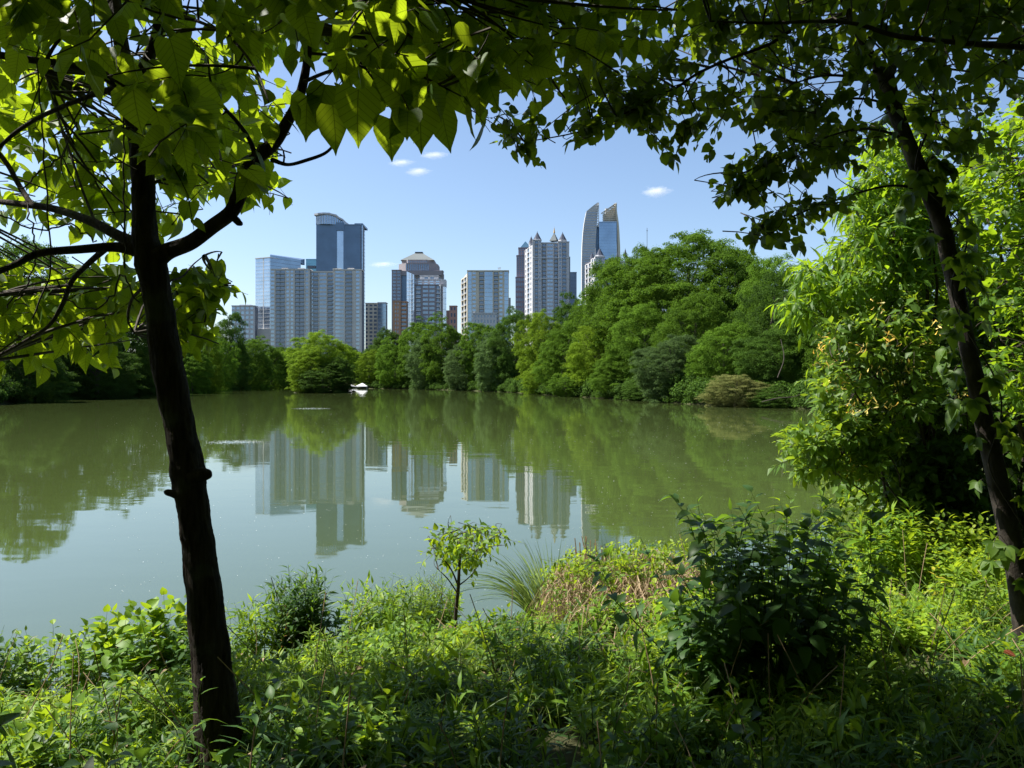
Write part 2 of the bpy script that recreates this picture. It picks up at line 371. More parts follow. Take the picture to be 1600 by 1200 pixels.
# ------------------------------------------------------------------ buildings
G = {}  # wall and glass colours, lightened to stand in for distance haze
def wallm(name, c): G[name] = flat_mat(name, c, .85, var=.08, vscale=.05, spec=.2); return G[name]
def glassm(name, c, rough=.12, metal=.75):
    G[name] = flat_mat(name, c, rough, metal, var=.12, vscale=.08); return G[name]
wallm('beige_concrete', (.56, .54, .52)); wallm('cream_precast', (.55, .51, .43)); wallm('grey_stone', (.52, .52, .54)); wallm('brown_brick', (.46, .28, .19))
wallm('purple_granite', (.30, .24, .26)); wallm('taupe_granite', (.30, .275, .29)); wallm('white_metal', (.62, .63, .64)); wallm('sail_panel', (.50, .50, .50)); wallm('pale_lattice', (.60, .55, .45))
wallm('slate_roof', (.07, .08, .11)); wallm('dark_recess', (.17, .19, .23)); wallm('gold_tip', (.6, .38, .12)); wallm('balcony_grey', (.30, .32, .35)); wallm('pink_brick', (.45, .27, .22))
wallm('pyramid_copper', (.15, .17, .175))
glassm('navy_glass', (.12, .19, .29), .25, .25); glassm('pale_glass', (.48, .57, .68)); glassm('teal_glass', (.18, .34, .42)); glassm('blue_glass', (.30, .40, .52)); glassm('grey_glass', (.24, .31, .40)); glassm('window_glass', (.20, .26, .35), .15, .5)

def XY(px, d): return np.array([(px - 800) / F * d, d])
def ZZ(py, d): return CAMZ + (HY - py) / F * d

class Bld:
    def __init__(s, name, pxc, d, label, cat='building'):
        s.d = d; x, y = XY(pxc, d); s.o = empty(name, (x, y, 0), label, cat); s.mb = {}; s.wins = {}; s.bal = []
    def m(s, part, mat):
        return s.mb.setdefault((part, mat), MB())
    def facade(s, p0, p1, z0, z1, floors, cols, wall='beige_concrete', win='window_glass', depth=11, proud=.5, core='dark_recess', roof=True, spand=.42, balc='balcony_grey'):
        """p0->p1 left to right seen from the camera. cols: list of (width, type)"""
        p0 = np.array(p0, float); p1 = np.array(p1, float); Lw = np.linalg.norm(p1 - p0); tt = (p1 - p0) / Lw
        tot = sum(c[0] for c in cols); u = 0; fh = (z1 - z0) / floors
        W_ = s.m('wall', wall)
        s.m('core', core).obox(p0 + tt * .3, p1 - tt * .3, -depth, -.9, z0, z1 - .3)
        for wd, ty in cols:
            a = p0 + tt * (u / tot * Lw); u += wd; bb = p0 + tt * (u / tot * Lw)
            if ty == 'W': W_.obox(a, bb, -1, 0, z0, z1)
            elif ty == 'G':      # glass strip with thin floor lines
                s.m('glass_strip', win).obox(a, bb, -1, -.15, z0, z1)
                for k in range(floors + 1): s.m('mullion', wall).obox(a, bb, -.15, .05, z0 + k * fh - .12, z0 + k * fh + .12)
            elif ty in ('w', 'v'):
                for k in range(floors):
                    zb = z0 + k * fh
                    W_.obox(a, bb, -1, -.02, zb, zb + fh * spand)
                    s.wins.setdefault(win if ty == 'w' else 'grey_glass', []).append((a, bb, -.6, -.35, zb + fh * spand, zb + fh))
                W_.obox(a, bb, -1, -.01, z1 - .5, z1 + .4)
            elif ty == 'B':      # balcony stack
                for k in range(floors):
                    zb = z0 + k * fh
                    s.bal.append(((a + tt * .1, bb - tt * .1, -.8, .9, zb - .18, zb + .18), (a + tt * .15, bb - tt * .15, .75, .88, zb + .19, zb + 1.25), wall, balc))
                    s.wins.setdefault('window_glass', []).append((a + tt * .3, bb - tt * .3, -.8, -.6, zb + .6, zb + fh * .85))
                W_.obox(a, bb, -1, -.03, z1 - .4, z1 + .3)
        if roof: s.m('roof', wall).obox(p0 - tt * .2, p1 + tt * .2, -depth, .25, z1 + .3, z1 + 1.2)
    def done(s):
        for (part, mat), mb in s.mb.items():
            if part in ('roof', 'penthouse', 'mansard', 'string_course', 'fin_mullion', 'mast') and 1 < len(mb.v) < 30 and len(mb.v) % 2 == 0 and all(len(v) == (8 if i_ % 2 == 0 else 4) for i_, v in enumerate(mb.v)):
                for i_ in range(0, len(mb.v), 2):
                    g = MB(); off = sum(len(v) for v in mb.v[:i_]); g.add(mb.v[i_], mb.q[i_] - off); g.add(mb.v[i_ + 1], mb.q[i_ + 1] - off - len(mb.v[i_])); g.build(part, G[mat], s.o)
            else: mb.build(part, G[mat], s.o)
        s.bal.sort(key=lambda q: -q[0][4]); rs_, rr2 = MB(), MB()
        for i_, (sl, ra, w_, b_) in enumerate(s.bal):
            g = MB() if i_ < 100 else rs_; h = MB() if i_ < 100 else rr2; g.obox(*sl); h.obox(*ra)
            if i_ < 100: p_ = g.build('balcony', G[w_], s.o); h.v = [v - np.array(s.o.location)[None] for v in h.v]; h.build('railing', G[b_], p_)
        if rs_.v: rs_.build('balcony', G[s.bal[0][2]], s.o, kind='stuff'); rr2.build('balcony_railing', G[s.bal[0][3]], s.o, kind='stuff')
        allw = sorted([(abs((w[5] - w[4]) * np.linalg.norm(w[1] - w[0])), k, i) for k, l in s.wins.items() for i, w in enumerate(l)], key=lambda z: -z[0])
        single = {(k, i) for _, k, i in allw[:100]}
        for k, l in s.wins.items():
            rest = MB()
            for i, (a, b_, o0, o1, z0, z1) in enumerate(l):
                mb = MB() if (k, i) in single else rest
                mb.obox(a, b_, o0, o1, z0, z1)
                if mb is not rest: mb.build('window', G[k], s.o)
            if rest.v: rest.build('window', G[k], s.o, kind='stuff')
        return s.o

def frontal(b, x0, x1, ytop, ybot, floors, cols, dd=0, **kw):
    d = b.d + dd
    b.facade(XY(x0, d), XY(x1, d), ZZ(ybot, d), ZZ(ytop, d), floors, cols, **kw)

# B5 low block far left
b = Bld('apartment_building', 380, 760, 'low grey apartment block left of the pale glass tower, half behind trees')
frontal(b, 362, 398, 479, 560, 11, [(2, 'w'), (1, 'W')] * 5, wall='grey_stone', win='blue_glass'); b.m('penthouse', 'grey_stone').obox(XY(374, 765), XY(392, 765), -10, 0, ZZ(479, 765), ZZ(476, 765)); b.done()
# far-left bluish block glimpsed beside the trunk
b = Bld('office_building', 290, 820, 'rounded glass block glimpsed between leaves right of the big trunk')
pts = [XY(x, 820) + np.array([0, y]) for x, y in ((276, 18), (280, 6), (287, 0), (295, 0), (301, 6), (304, 18), (304, 30), (276, 30))]
b.m('wall', 'blue_glass').prism(pts, 0, ZZ(458, 820))
for k in range(14): b.m('floor_band', 'grey_stone').prism([np.mean(pts, 0) + (p - np.mean(pts, 0)) * 1.02 for p in pts], ZZ(462 + k * 6, 820), ZZ(461 + k * 6, 820))
b.done()
# B1 pale glass tower
b = Bld('glass_tower', 435, 780, 'pale reflective glass condominium tower with striped floors, leftmost of the high towers')
L0, L1, L2 = XY(399, 780), XY(422, 772), XY(470, 800)
b.facade(L0, L1, 2, ZZ(404, 776), 34, [(1.2, 'G'), (.12, 'W'), (1, 'G')], wall='white_metal', win='pale_glass', depth=18)  # pale glass puts the bright reflection of the left face into colour
b.facade(L1, L2, 2, ZZ(404, 776), 34, [(1, 'G')] * 3, wall='balcony_grey', win='grey_glass', depth=20, roof=False)
t0, t1 = XY(422, 776), XY(470, 803)
b.m('roof_screen', 'grey_glass').prism([t0, t1, t1 + [0, 15], t0 + [-4, 15]], ZZ(404.5, 776), 0, top=[ZZ(398, 776), ZZ(406, 803), ZZ(404, 815), ZZ(397, 790)])
b.m('podium', 'beige_concrete').obox(XY(397, 768), XY(424, 768), -8, 0, 0, ZZ(514, 768))
b.done()
# B4 teal
b = Bld('office_building', 486, 980, 'small teal glass block peeking between the beige slab and dark blue tower')
frontal(b, 478, 496, 406, 560, 26, [(1, 'G'), (1, 'G')], wall='teal_glass', win='teal_glass'); b.m('rooftop_plant', 'dark_recess').obox(XY(480, 978), XY(493, 978), -.2, .1, ZZ(419, 978), ZZ(415, 978)); b.done()
# B2 beige slab
b = Bld('apartment_building', 494, 700, 'long beige slab apartment block with stacked balconies and pale bays')
z0 = 2
frontal(b, 423, 484, 422, 560, 22, [(1.2, 'w'), (.5, 'W'), (1.6, 'B'), (1.6, 'B'), (.5, 'W'), (1, 'w'), (.5, 'W'), (1, 'w'), (.6, 'W'), (1.6, 'B'), (1.6, 'B'), (.5, 'W'), (1, 'v'), (.5, 'W')], win='blue_glass')
frontal(b, 484, 522, 425.5, 560, 21, [(.5, 'W'), (.7, 'w'), (1.7, 'B'), (.4, 'W'), (1.2, 'v'), (1.2, 'v'), (.4, 'W'), (1.7, 'B'), (.6, 'w')], dd=3, win='grey_glass', roof=True)
frontal(b, 521, 565, 422.5, 560, 22, [(.5, 'W'), (1.2, 'w'), (1.2, 'v'), (.4, 'W'), (1.9, 'B'), (1.1, 'W'), (1, 'w'), (.6, 'W')], win='blue_glass')
b.m('penthouse', 'cream_precast').obox(XY(520, 706), XY(533, 706), -12, 0, ZZ(422, 706), ZZ(419.5, 706))
for px in (445, 470, 548): b.m('penthouse', 'beige_concrete').obox(XY(px - 5, 712), XY(px + 5, 712), -9, 0, ZZ(421, 712), ZZ(418.8, 712))
b.done()
# B3 dark blue tower
b = Bld('office_tower', 531, 880, 'tallest dark blue glass office tower with curved visor crown and pale vertical strip')
D = 880
frontal(b, 494, 526, 351, 560, 44, [(1, 'G')] * 5, wall='navy_glass', win='navy_glass', depth=10)
b.m('light_strip', 'pale_glass').obox(XY(525.5, D), XY(536.5, D), -4, -1.2, 0, ZZ(360, D))
b.m('wall', 'navy_glass').obox(XY(525.8, D), XY(538, D), -30, .4, ZZ(360, D), ZZ(347.5, D))
frontal(b, 536.5, 567, 352, 560, 44, [(1, 'G')] * 5, wall='navy_glass', win='navy_glass', depth=10)
b.m('rooftop_plant', 'navy_glass').obox(XY(554, D), XY(567, D), -30, .4, ZZ(352, D), ZZ(349, D))
b.facade(XY(567, D), XY(570.5, D + 22), 2, ZZ(354, D + 10), 44, [(1, 'G')], wall='white_metal', win='pale_glass', depth=3)
arc = [(493, 0), (500, -4), (508, -6), (516, -5), (525, -1), (533, 6), (538, 16)]
for (xa, ya), (xb, yb) in zip(arc[:-1], arc[1:]):
    pa, pb = XY(xa, D) + [0, ya], XY(xb, D) + [0, yb]
    def zt(x): return ZZ(334 + max(0, x - 519) ** 1.6 * .095, D)
    b.m('crown_glass', 'blue_glass').prism([pa + [.5, 1.5], pb + [.5, 1.5], pb + [0, 2.5], pa + [0, 2.5]], ZZ(351, D), 0, top=[zt(xa) - 2, zt(xb) - 2, zt(xb) - 2, zt(xa) - 2])
    b.m('crown_visor', 'grey_stone').prism([pa + [-1.5, -1], pb + [1, -1], pb + [1, 14], pa + [-1, 14]], 0, 0, top=[zt(xa), zt(xb), zt(xb), zt(xa)])
    q = b.mb[('crown_visor', 'grey_stone')]; v = q.v[-2]; v[:4, 2] = [zt(xa) - 2, zt(xb) - 2, zt(xb) - 2, zt(xa) - 2]
    for f in (0., .33, .66):
        pm = pa + (pb - pa) * f; b.m('crown_mullion', 'white_metal').obox(pm + [.3, 1.2], pm + [.8, 1.2], -.3, .3, ZZ(351, D), zt(xa) - 2.2)
b.done()
# B6
b = Bld('apartment_building', 588, 760, 'narrow beige block with blue glass right half, right of the beige slab')
frontal(b, 571, 591, 475, 560, 14, [(.6, 'v'), (.5, 'W'), (.8, 'w'), (.4, 'W'), (.8, 'w'), (.4, 'W')], wall='cream_precast')
frontal(b, 590, 603, 474, 560, 14, [(1, 'G')] * 3, dd=-3, wall='white_metal', win='blue_glass'); b.done()
# B7 pyramid tower
b = Bld('office_tower', 651, 900, 'stepped taupe granite tower under a broad grey pyramid roof')
D = 900
frontal(b, 612, 627, 423, 560, 26, [(.3, 'W'), (1, 'w'), (.35, 'W'), (1, 'w'), (.3, 'W')], wall='taupe_granite', depth=13)
b.m('corner_recess', 'navy_glass').obox(XY(626.5, D + 3), XY(636, D + 3), -20, 0, 0, ZZ(430, D))
frontal(b, 634, 692, 424, 560, 26, [(.5, 'W'), (.8, 'w')] * 7 + [(.5, 'W')], dd=5, wall='taupe_granite', depth=13)
for x0, x1, y0, y1 in ((612, 690, 425, 430),): b.m('wall', 'taupe_granite').obox(XY(x0, D), XY(x1, D), -34, -1.2, ZZ(y1, D), ZZ(y0 - 2, D))
def tier(x0, x1, yb, yt, dd, n):
    d_ = D + dd; p = XY(x0, d_); q = XY(x1, d_); s_ = (q - p)[0]; c = s_ * .22
    poly = [p + [0, c], p + [c, 0], q + [-c, 0], q + [0, c], q + [0, s_ * .7], p + [0, s_ * .7]]
    b.m('wall', 'taupe_granite').prism(poly, ZZ(yb, D), ZZ(yt, D))
    for k in range(n):
        f = (k + .5) / n; a = XY(x0 + (x1 - x0) * (.2 + .6 * f) - .9, d_); e = XY(x0 + (x1 - x0) * (.2 + .6 * f) + .9, d_)
        b.wins.setdefault('window_glass', []).append((a, e, .05, .25, ZZ(yb - 2, D), ZZ(yt + 2.2, D)))
tier(621, 683, 424, 410, 4, 11); tier(626, 678, 410.5, 404, 8, 9)
p, q = XY(625.5, D + 10), XY(678.5, D + 10); mid = (p + q) / 2
base4 = [p, q, q + [0, 38], p + [0, 38]]; top4 = [mid + [-4, 15], mid + [4, 15], mid + [4, 23], mid + [-4, 23]]
b.m('roof', 'pyramid_copper').prism(base4, ZZ(404.2, D), ZZ(389.5, D), top=top4)
b.m('roof_cap', 'pyramid_copper').obox(mid + [-4.6, 14], mid + [4.6, 14], -10, 0, ZZ(389.6, D), ZZ(388, D)); b.done()
b = Bld('apartment_tower', 667, 800, 'dark balconied condominium tower with curved glass fin, in front of the pyramid tower')
D = 800
b.m('glass_fin', 'pale_glass').prism([XY(635.5, D - 2), XY(647, D - 6), XY(648, D + 12), XY(635.5, D + 12)], 0, 0, top=[ZZ(424.5, D), ZZ(430.5, D), ZZ(430.5, D), ZZ(424.5, D)])
for k in range(18): b.m('fin_mullion', 'white_metal').prism([XY(635.3, D - 2.4), XY(647.2, D - 6.4), XY(647.2, D - 6), XY(635.3, D - 2)], ZZ(438 + k * 6, D) - .15, ZZ(438 + k * 6, D) + .15)
for kx in (639.2, 643.2): b.m('fin_mullion', 'white_metal').obox(XY(kx, D - 5.6), XY(kx + .5, D - 5.7), -.3, .3, 0, ZZ(428, D))
frontal(b, 647.5, 692, 446, 560, 17, [(.4, 'W'), (1.3, 'B'), (.5, 'W'), (1.4, 'v'), (.3, 'W'), (1.4, 'v'), (.5, 'W'), (1.3, 'B'), (.4, 'W')], wall='taupe_granite', core='navy_glass', balc='white_metal')
frontal(b, 650, 690, 438, 446, 2, [(.5, 'W'), (.8, 'w')] * 4 + [(.5, 'W')], dd=4, wall='grey_stone', win='pale_glass')
frontal(b, 656, 685, 432, 438, 1, [(1, 'W'), (.8, 'w'), (.5, 'W'), (.8, 'w'), (1, 'W')], dd=7, wall='grey_stone')
b.facade(XY(688, D - 1), XY(697.5, D + 6), 0, ZZ(447, D), 17, [(.2, 'W'), (1, 'G'), (1, 'G')], wall='white_metal', win='pale_glass', depth=15)
b.m('wall', 'grey_stone').obox(XY(689, D + 3), XY(696.5, D + 3), -12, 0, ZZ(447, D), ZZ(436, D))
b.done()
b = Bld('apartment_building', 624, 720, 'orange brown brick block at the foot of the pyramid tower')
frontal(b, 613.5, 626, 472, 560, 14, [(1, 'W'), (.5, 'w'), (.6, 'W'), (.5, 'w'), (1, 'W')], wall='brown_brick'); frontal(b, 626, 636, 472.5, 560, 14, [(.2, 'W'), (2, 'B'), (.2, 'W')], dd=2, wall='brown_brick', balc='brown_brick'); b.done()
b = Bld('apartment_building', 706, 900, 'small pink brick block showing over the treetops between two towers')
frontal(b, 702, 714, 479, 560, 8, [(.6, 'W'), (.6, 'w'), (.6, 'W'), (.6, 'w'), (.6, 'W')], wall='pink_brick'); b.m('annex', 'pink_brick').obox(XY(696, 905), XY(703, 905), -10, 0, 0, ZZ(485, 905)); b.done()
# B10
b = Bld('apartment_building', 760, 620, 'square cream apartment block with blue glass corners and two balcony stacks')
D = 620
b.facade(XY(720.5, D + 22), XY(730, D), 0, ZZ(431, D), 19, [(.2, 'W'), (1, 'B'), (.3, 'W'), (1, 'B'), (.3, 'W')], wall='cream_precast', depth=3, roof=False)
b.m('wall', 'cream_precast').prism([XY(720.5, D + 22), XY(730, D + .5), XY(731, D + 4), XY(731, D + 24)], ZZ(431, D), 0, top=[ZZ(433, D), ZZ(427, D), ZZ(427, D), ZZ(430, D)])
frontal(b, 730, 795, 424.5, 560, 21, [(.25, 'W'), (.9, 'G'), (.2, 'W'), (.9, 'w'), (.9, 'W'), (1.2, 'B'), (.2, 'W'), (1.0, 'G'), (1.1, 'G'), (.3, 'W'), (1.2, 'B'), (.3, 'W'), (.8, 'w'), (.5, 'W'), (1.0, 'G'), (.15, 'W')], wall='cream_precast', win='blue_glass')
b.m('wall', 'grey_stone').obox(XY(794.5, D + 6), XY(798, D + 6), -8, 0, 0, ZZ(464, D))
b.m('penthouse', 'white_metal').obox(XY(752, D + 6), XY(765, D + 6), -8, 0, ZZ(424, D), ZZ(422.6, D))
for x, y in ((779, 417), (781, 416), (757, 420)): b.m('mast', 'white_metal').obox(XY(x, D + 4), XY(x + .8, D + 4), -.4, 0, ZZ(424, D), ZZ(y, D))
b.m('mast', 'white_metal').obox(XY(777.5, D + 4), XY(782.5, D + 4), -.4, 0, ZZ(418, D), ZZ(417.2, D)); b.done()
b = Bld('low_building', 758, 590, 'low grey building with small windows at the foot of the cream block')
frontal(b, 739, 776, 491, 560, 8, [(.5, 'W'), (.4, 'w')] * 7 + [(.5, 'W')], wall='grey_stone'); b.m('stair_head', 'grey_stone').obox(XY(739, 592), XY(742, 592), -4, 0, 0, ZZ(487, 592)); b.done()
# B12 purple tower behind
b = Bld('office_tower', 813, 960, 'purple granite tower with a small glass pyramid, behind the spired tower')
D = 960
frontal(b, 805.5, 824, 434, 560, 16, [(.3, 'W'), (.5, 'w')] * 5 + [(.3, 'W')], wall='purple_granite')
frontal(b, 807, 830, 400, 433, 10, [(.4, 'W'), (.5, 'w')] * 6 + [(.3, 'W')], dd=5, wall='purple_granite')
frontal(b, 810, 832, 388, 400, 3, [(.4, 'W'), (.5, 'w')] * 5 + [(.3, 'W')], dd=9, wall='purple_granite')
p, q = XY(810.5, D + 11), XY(832, D + 11); mid = (p + q) / 2
b.m('roof', 'teal_glass').prism([p, q, q + [0, 17], p + [0, 17]], ZZ(387.5, D), ZZ(373, D), top=[mid + [-.4, 8], mid + [.4, 8], mid + [.4, 9], mid + [-.4, 9]]); b.done()
# B13
b = Bld('office_building', 895, 930, 'plain dark glass block right of the spired tower')
frontal(b, 886, 901, 426.5, 560, 22, [(1, 'G')] * 3, wall='navy_glass', win='navy_glass'); b.done()
# B11 spired tower
def cone(b, px, ytip, ybase, wpx, d, mat='slate_roof', n=8, part='turret_roof'):
    x, y = XY(px, d); r = wpx / 2 / F * d
    poly = [(x + r * math.cos(a), y + r * math.sin(a)) for a in np.linspace(0, 2 * PI, n, endpoint=False) + PI / 8]
    for f0, f1, r0, r1 in ((0, .45, 1, .5), (.45, .8, .5, .14), (.8, 1, .08, .02)):
        zb, zt = ZZ(ybase, d), ZZ(ytip, d); m0, m1 = zb + (zt - zb) * f0, zb + (zt - zb) * f1
        sc = lambda k: [(x + (u - x) * k, y + (v - y) * k) for u, v in poly]
        b.m(part, mat).prism(sc(r0), m0, m1, top=sc(r1))
def drum(b, px, yt, yb, wpx, d, mat='grey_stone', n=8, part='turret'):
    x, y = XY(px, d); r = wpx / 2 / F * d
    poly = [(x + r * math.cos(a), y + r * math.sin(a)) for a in np.linspace(0, 2 * PI, n, endpoint=False) + PI / 8]
    b.m(part, mat).prism(poly, ZZ(yb, d), ZZ(yt, d))
    b.m('cornice', mat).prism([(x + (u - x) * 1.1, y + (v - y) * 1.1) for u, v in poly], ZZ(yt + 1.2, d), ZZ(yt, d) + .3)
b = Bld('apartment_tower', 855, 780, 'tall pale grey residential tower with dark conical corner turrets and gold-tipped spire')
D = 780
b.facade(XY(820, D + 32), XY(832, D), 0, ZZ(383, D), 27, [(.3, 'W'), (.5, 'w'), (.5, 'W'), (1, 'B'), (.5, 'W'), (.5, 'w'), (.5, 'W')], wall='grey_stone', depth=3, roof=False)
frontal(b, 832, 846, 376, 560, 30, [(.9, 'W'), (1.2, 'B'), (.5, 'W'), (.5, 'w'), (.3, 'W')], dd=-3, wall='grey_stone', core='dark_recess')
frontal(b, 845, 873, 380.5, 560, 29, [(.5, 'W'), (1.1, 'B'), (.5, 'W'), (.45, 'w'), (.15, 'W'), (.45, 'w'), (.15, 'W'), (.45, 'w'), (.5, 'W'), (1.1, 'B'), (.3, 'W')], wall='grey_stone', win='blue_glass')
frontal(b, 872, 889.5, 379, 560, 29, [(.4, 'W'), (.5, 'w'), (.3, 'W'), (1.2, 'B'), (.9, 'W')], dd=-3, wall='grey_stone')
for y in (404, 436, 490): b.m('string_course', 'white_metal').obox(XY(832, D - 3), XY(889.5, D - 3), .02, .5, ZZ(y, D), ZZ(y - .9, D))
drum(b, 839.5, 375, 381, 13, D + 2); cone(b, 839.5, 361, 375, 14, D + 2)
drum(b, 879, 376, 382, 13, D + 2); cone(b, 879, 362, 376, 14, D + 2)
drum(b, 830, 380, 386, 8, D + 20); cone(b, 830, 368, 380, 9, D + 20)
b.m('mansard', 'slate_roof').obox(XY(856, D + 14), XY(875, D + 14), -14, 0, ZZ(381, D), ZZ(376.5, D))
cone(b, 866, 362, 377, 17, D + 20, 'pyramid_copper', 4, 'spire'); cone(b, 866, 353.5, 364, 3.2, D + 20, 'gold_tip', 8, 'spire_tip')
b.m('annex', 'balcony_grey').obox(XY(889, D + 4), XY(891, D + 4), -10, 0, 0, ZZ(400, D)); b.done()
# B14 twin sail tower
b = Bld('office_tower', 940, 850, 'curved twin-sail office tower with blue glass centre and lattice crowns')
D = 850
def sail(part, mat, prof, dy, th):
    """prof: rows (y, xl, xr)"""
    for (ya, la, ra), (yb, lb, rb) in zip(prof[:-1], prof[1:]):
        za, zb_ = ZZ(ya, D), ZZ(yb, D)
        v = []
        for z, l, r in ((zb_, lb, rb), (za, la, ra)):
            a, c = XY(l, D), XY(r, D); v += [(a[0], a[1] + dy[0], z), (c[0], c[1] + dy[1], z), (c[0], c[1] + dy[1] + th, z), (a[0], a[1] + dy[0] + th, z)]
        b.m(part, mat).add(v, [(0, 1, 5, 4), (1, 2, 6, 5), (2, 3, 7, 6), (3, 0, 4, 7), (4, 5, 6, 7)])
prof = [(316.5, 933.5, 936), (322, 926, 935), (330, 916.5, 934.3), (340, 914.3, 933.5), (350, 912.5, 932.7), (365, 910.8, 931.5), (385, 909.5, 930.3), (410, 909, 929), (450, 909, 928), (560, 909, 928)]
sail('left_sail', 'sail_panel', prof, (0, 0), 8)
for k in range(40):
    y = 332 + k * 4; 
    if y > 540: break
    xl = np.interp(y, [p_[0] for p_ in prof], [p_[1] for p_ in prof]); xr = np.interp(y, [p_[0] for p_ in prof], [p_[2] for p_ in prof])
    a, c = XY(xl + .6, D), XY(xr - .6, D)
    b.m('window_band', 'grey_glass').obox(a, c, .02, .12, ZZ(y + .8, D), ZZ(y, D))
b.m('sail_ladder', 'white_metal').obox(XY(935, D - 1), XY(936, D - 1), -1, 0, ZZ(355, D), ZZ(318, D))
for k in range(9): b.m('sail_ladder', 'white_metal').obox(XY(932, D - 1), XY(935, D - 1), -.8, 0, ZZ(354 - k * 4, D), ZZ(354 - k * 4, D) + .8)
frontal(b, 930.5, 937, 354, 560, 44, [(1, 'G')], dd=4, wall='navy_glass', win='navy_glass', depth=20)
frontal(b, 936, 963.5, 348, 560, 46, [(1, 'G')] * 5, wall='blue_glass', win='blue_glass', depth=35)
rp = [(317, 961.2, 962.4), (323, 955, 963.2), (333, 941, 965), (348, 942.5, 967)]
sail('lattice_frame', 'pale_lattice', [(317, 961.2, 962.2), (330, 962.2, 964.4), (348, 964, 967), (360, 964.5, 968), (385, 965, 969.2), (430, 965, 969.8), (560, 965, 969.8)], (-1, 1), 8)
for k in range(11):   # open lattice of the right crown
    x = 942 + k * 2.1; yt = 333 - (x - 941) * .78
    b.m('lattice', 'pale_lattice').obox(XY(x, D + 2), XY(x + .9, D + 2), -1, 0, ZZ(348, D), ZZ(yt, D))
for k in range(10):
    y = 346 - k * 3; x0 = max(941.5, 941 + (333 - y) / .78)
    if x0 < 962: b.m('lattice', 'pale_lattice').obox(XY(x0, D + 2), XY(964, D + 2), -.8, .2, ZZ(y, D), ZZ(y - 1.1, D))
b.m('lattice_infill', 'beige_concrete').prism([XY(943, D + 4), XY(963, D + 4), XY(963, D + 5), XY(943, D + 5)], ZZ(348, D), 0, top=[ZZ(334.5, D), ZZ(319.5, D), ZZ(319.5, D), ZZ(334.5, D)])
b.m('edge_beam', 'pale_lattice').prism([XY(939, D), XY(962, D), XY(962, D + 2), XY(939, D + 2)], 0, 0, top=[ZZ(333, D), ZZ(317.2, D), ZZ(317.2, D), ZZ(333, D)])
q = b.mb[('edge_beam', 'pale_lattice')].v[0]; q[:4, 2] = [ZZ(334.2, D), ZZ(318.4, D), ZZ(318.4, D), ZZ(334.2, D)]
b.m('rooftop_plant', 'white_metal').obox(XY(946, D + 9), XY(950, D + 9), -4, 0, ZZ(333, D), ZZ(322.5, D))
b.done()
# B15 second spired building
b = Bld('apartment_tower', 935, 700, 'lower pale stone building with dark cone turrets in front of the twin-sail tower')
D = 700
b.facade(XY(914, D + 24), XY(924, D + 6), 0, ZZ(408, D), 24, [(.3, 'W'), (.7, 'B'), (.4, 'W'), (.7, 'B'), (.3, 'W')], wall='grey_stone', depth=3, roof=False)
b.facade(XY(923, D + 7), XY(931, D), 0, ZZ(403, D), 24, [(.4, 'W'), (.5, 'w'), (.3, 'W'), (.5, 'w'), (.2, 'W')], wall='grey_stone', depth=8, roof=False)
frontal(b, 930, 945, 402.5, 560, 26, [(.5, 'W'), (.4, 'w'), (.4, 'W'), (.9, 'B'), (.4, 'W'), (.4, 'w'), (.3, 'W')], wall='grey_stone')
frontal(b, 944, 985, 410, 560, 25, [(.4, 'W'), (.8, 'B'), (.4, 'W'), (.4, 'w')] * 3, dd=8, wall='grey_stone')
b.m('mansard', 'slate_roof').obox(XY(945, D + 10), XY(962, D + 10), -12, 0, ZZ(410, D), ZZ(402.5, D))
b.m('mansard', 'slate_roof').prism([XY(914, D + 24), XY(925, D + 8), XY(926, D + 18), XY(918, D + 30)], ZZ(408, D), ZZ(404.5, D))
drum(b, 937, 400, 404, 13, D + 5); cone(b, 937, 386, 400, 14, D + 5); cone(b, 925, 393.5, 405, 9, D + 14); cone(b, 964.5, 393, 404, 6, D + 12); cone(b, 977, 387, 400, 6, D + 14)
b.done()
b = Bld('radio_mast', 1011, 900, 'thin dark mast poking above the big dome-shaped tree', 'mast')
b.m('mast', 'dark_recess').obox(XY(1010.8, 900), XY(1011.4, 900), -.6, 0, 0, ZZ(356, 900)); b.m('cross_arm', 'dark_recess').obox(XY(1010, 900), XY(1012.2, 900), .01, .4, ZZ(361, 900), ZZ(360.2, 900)); b.done()

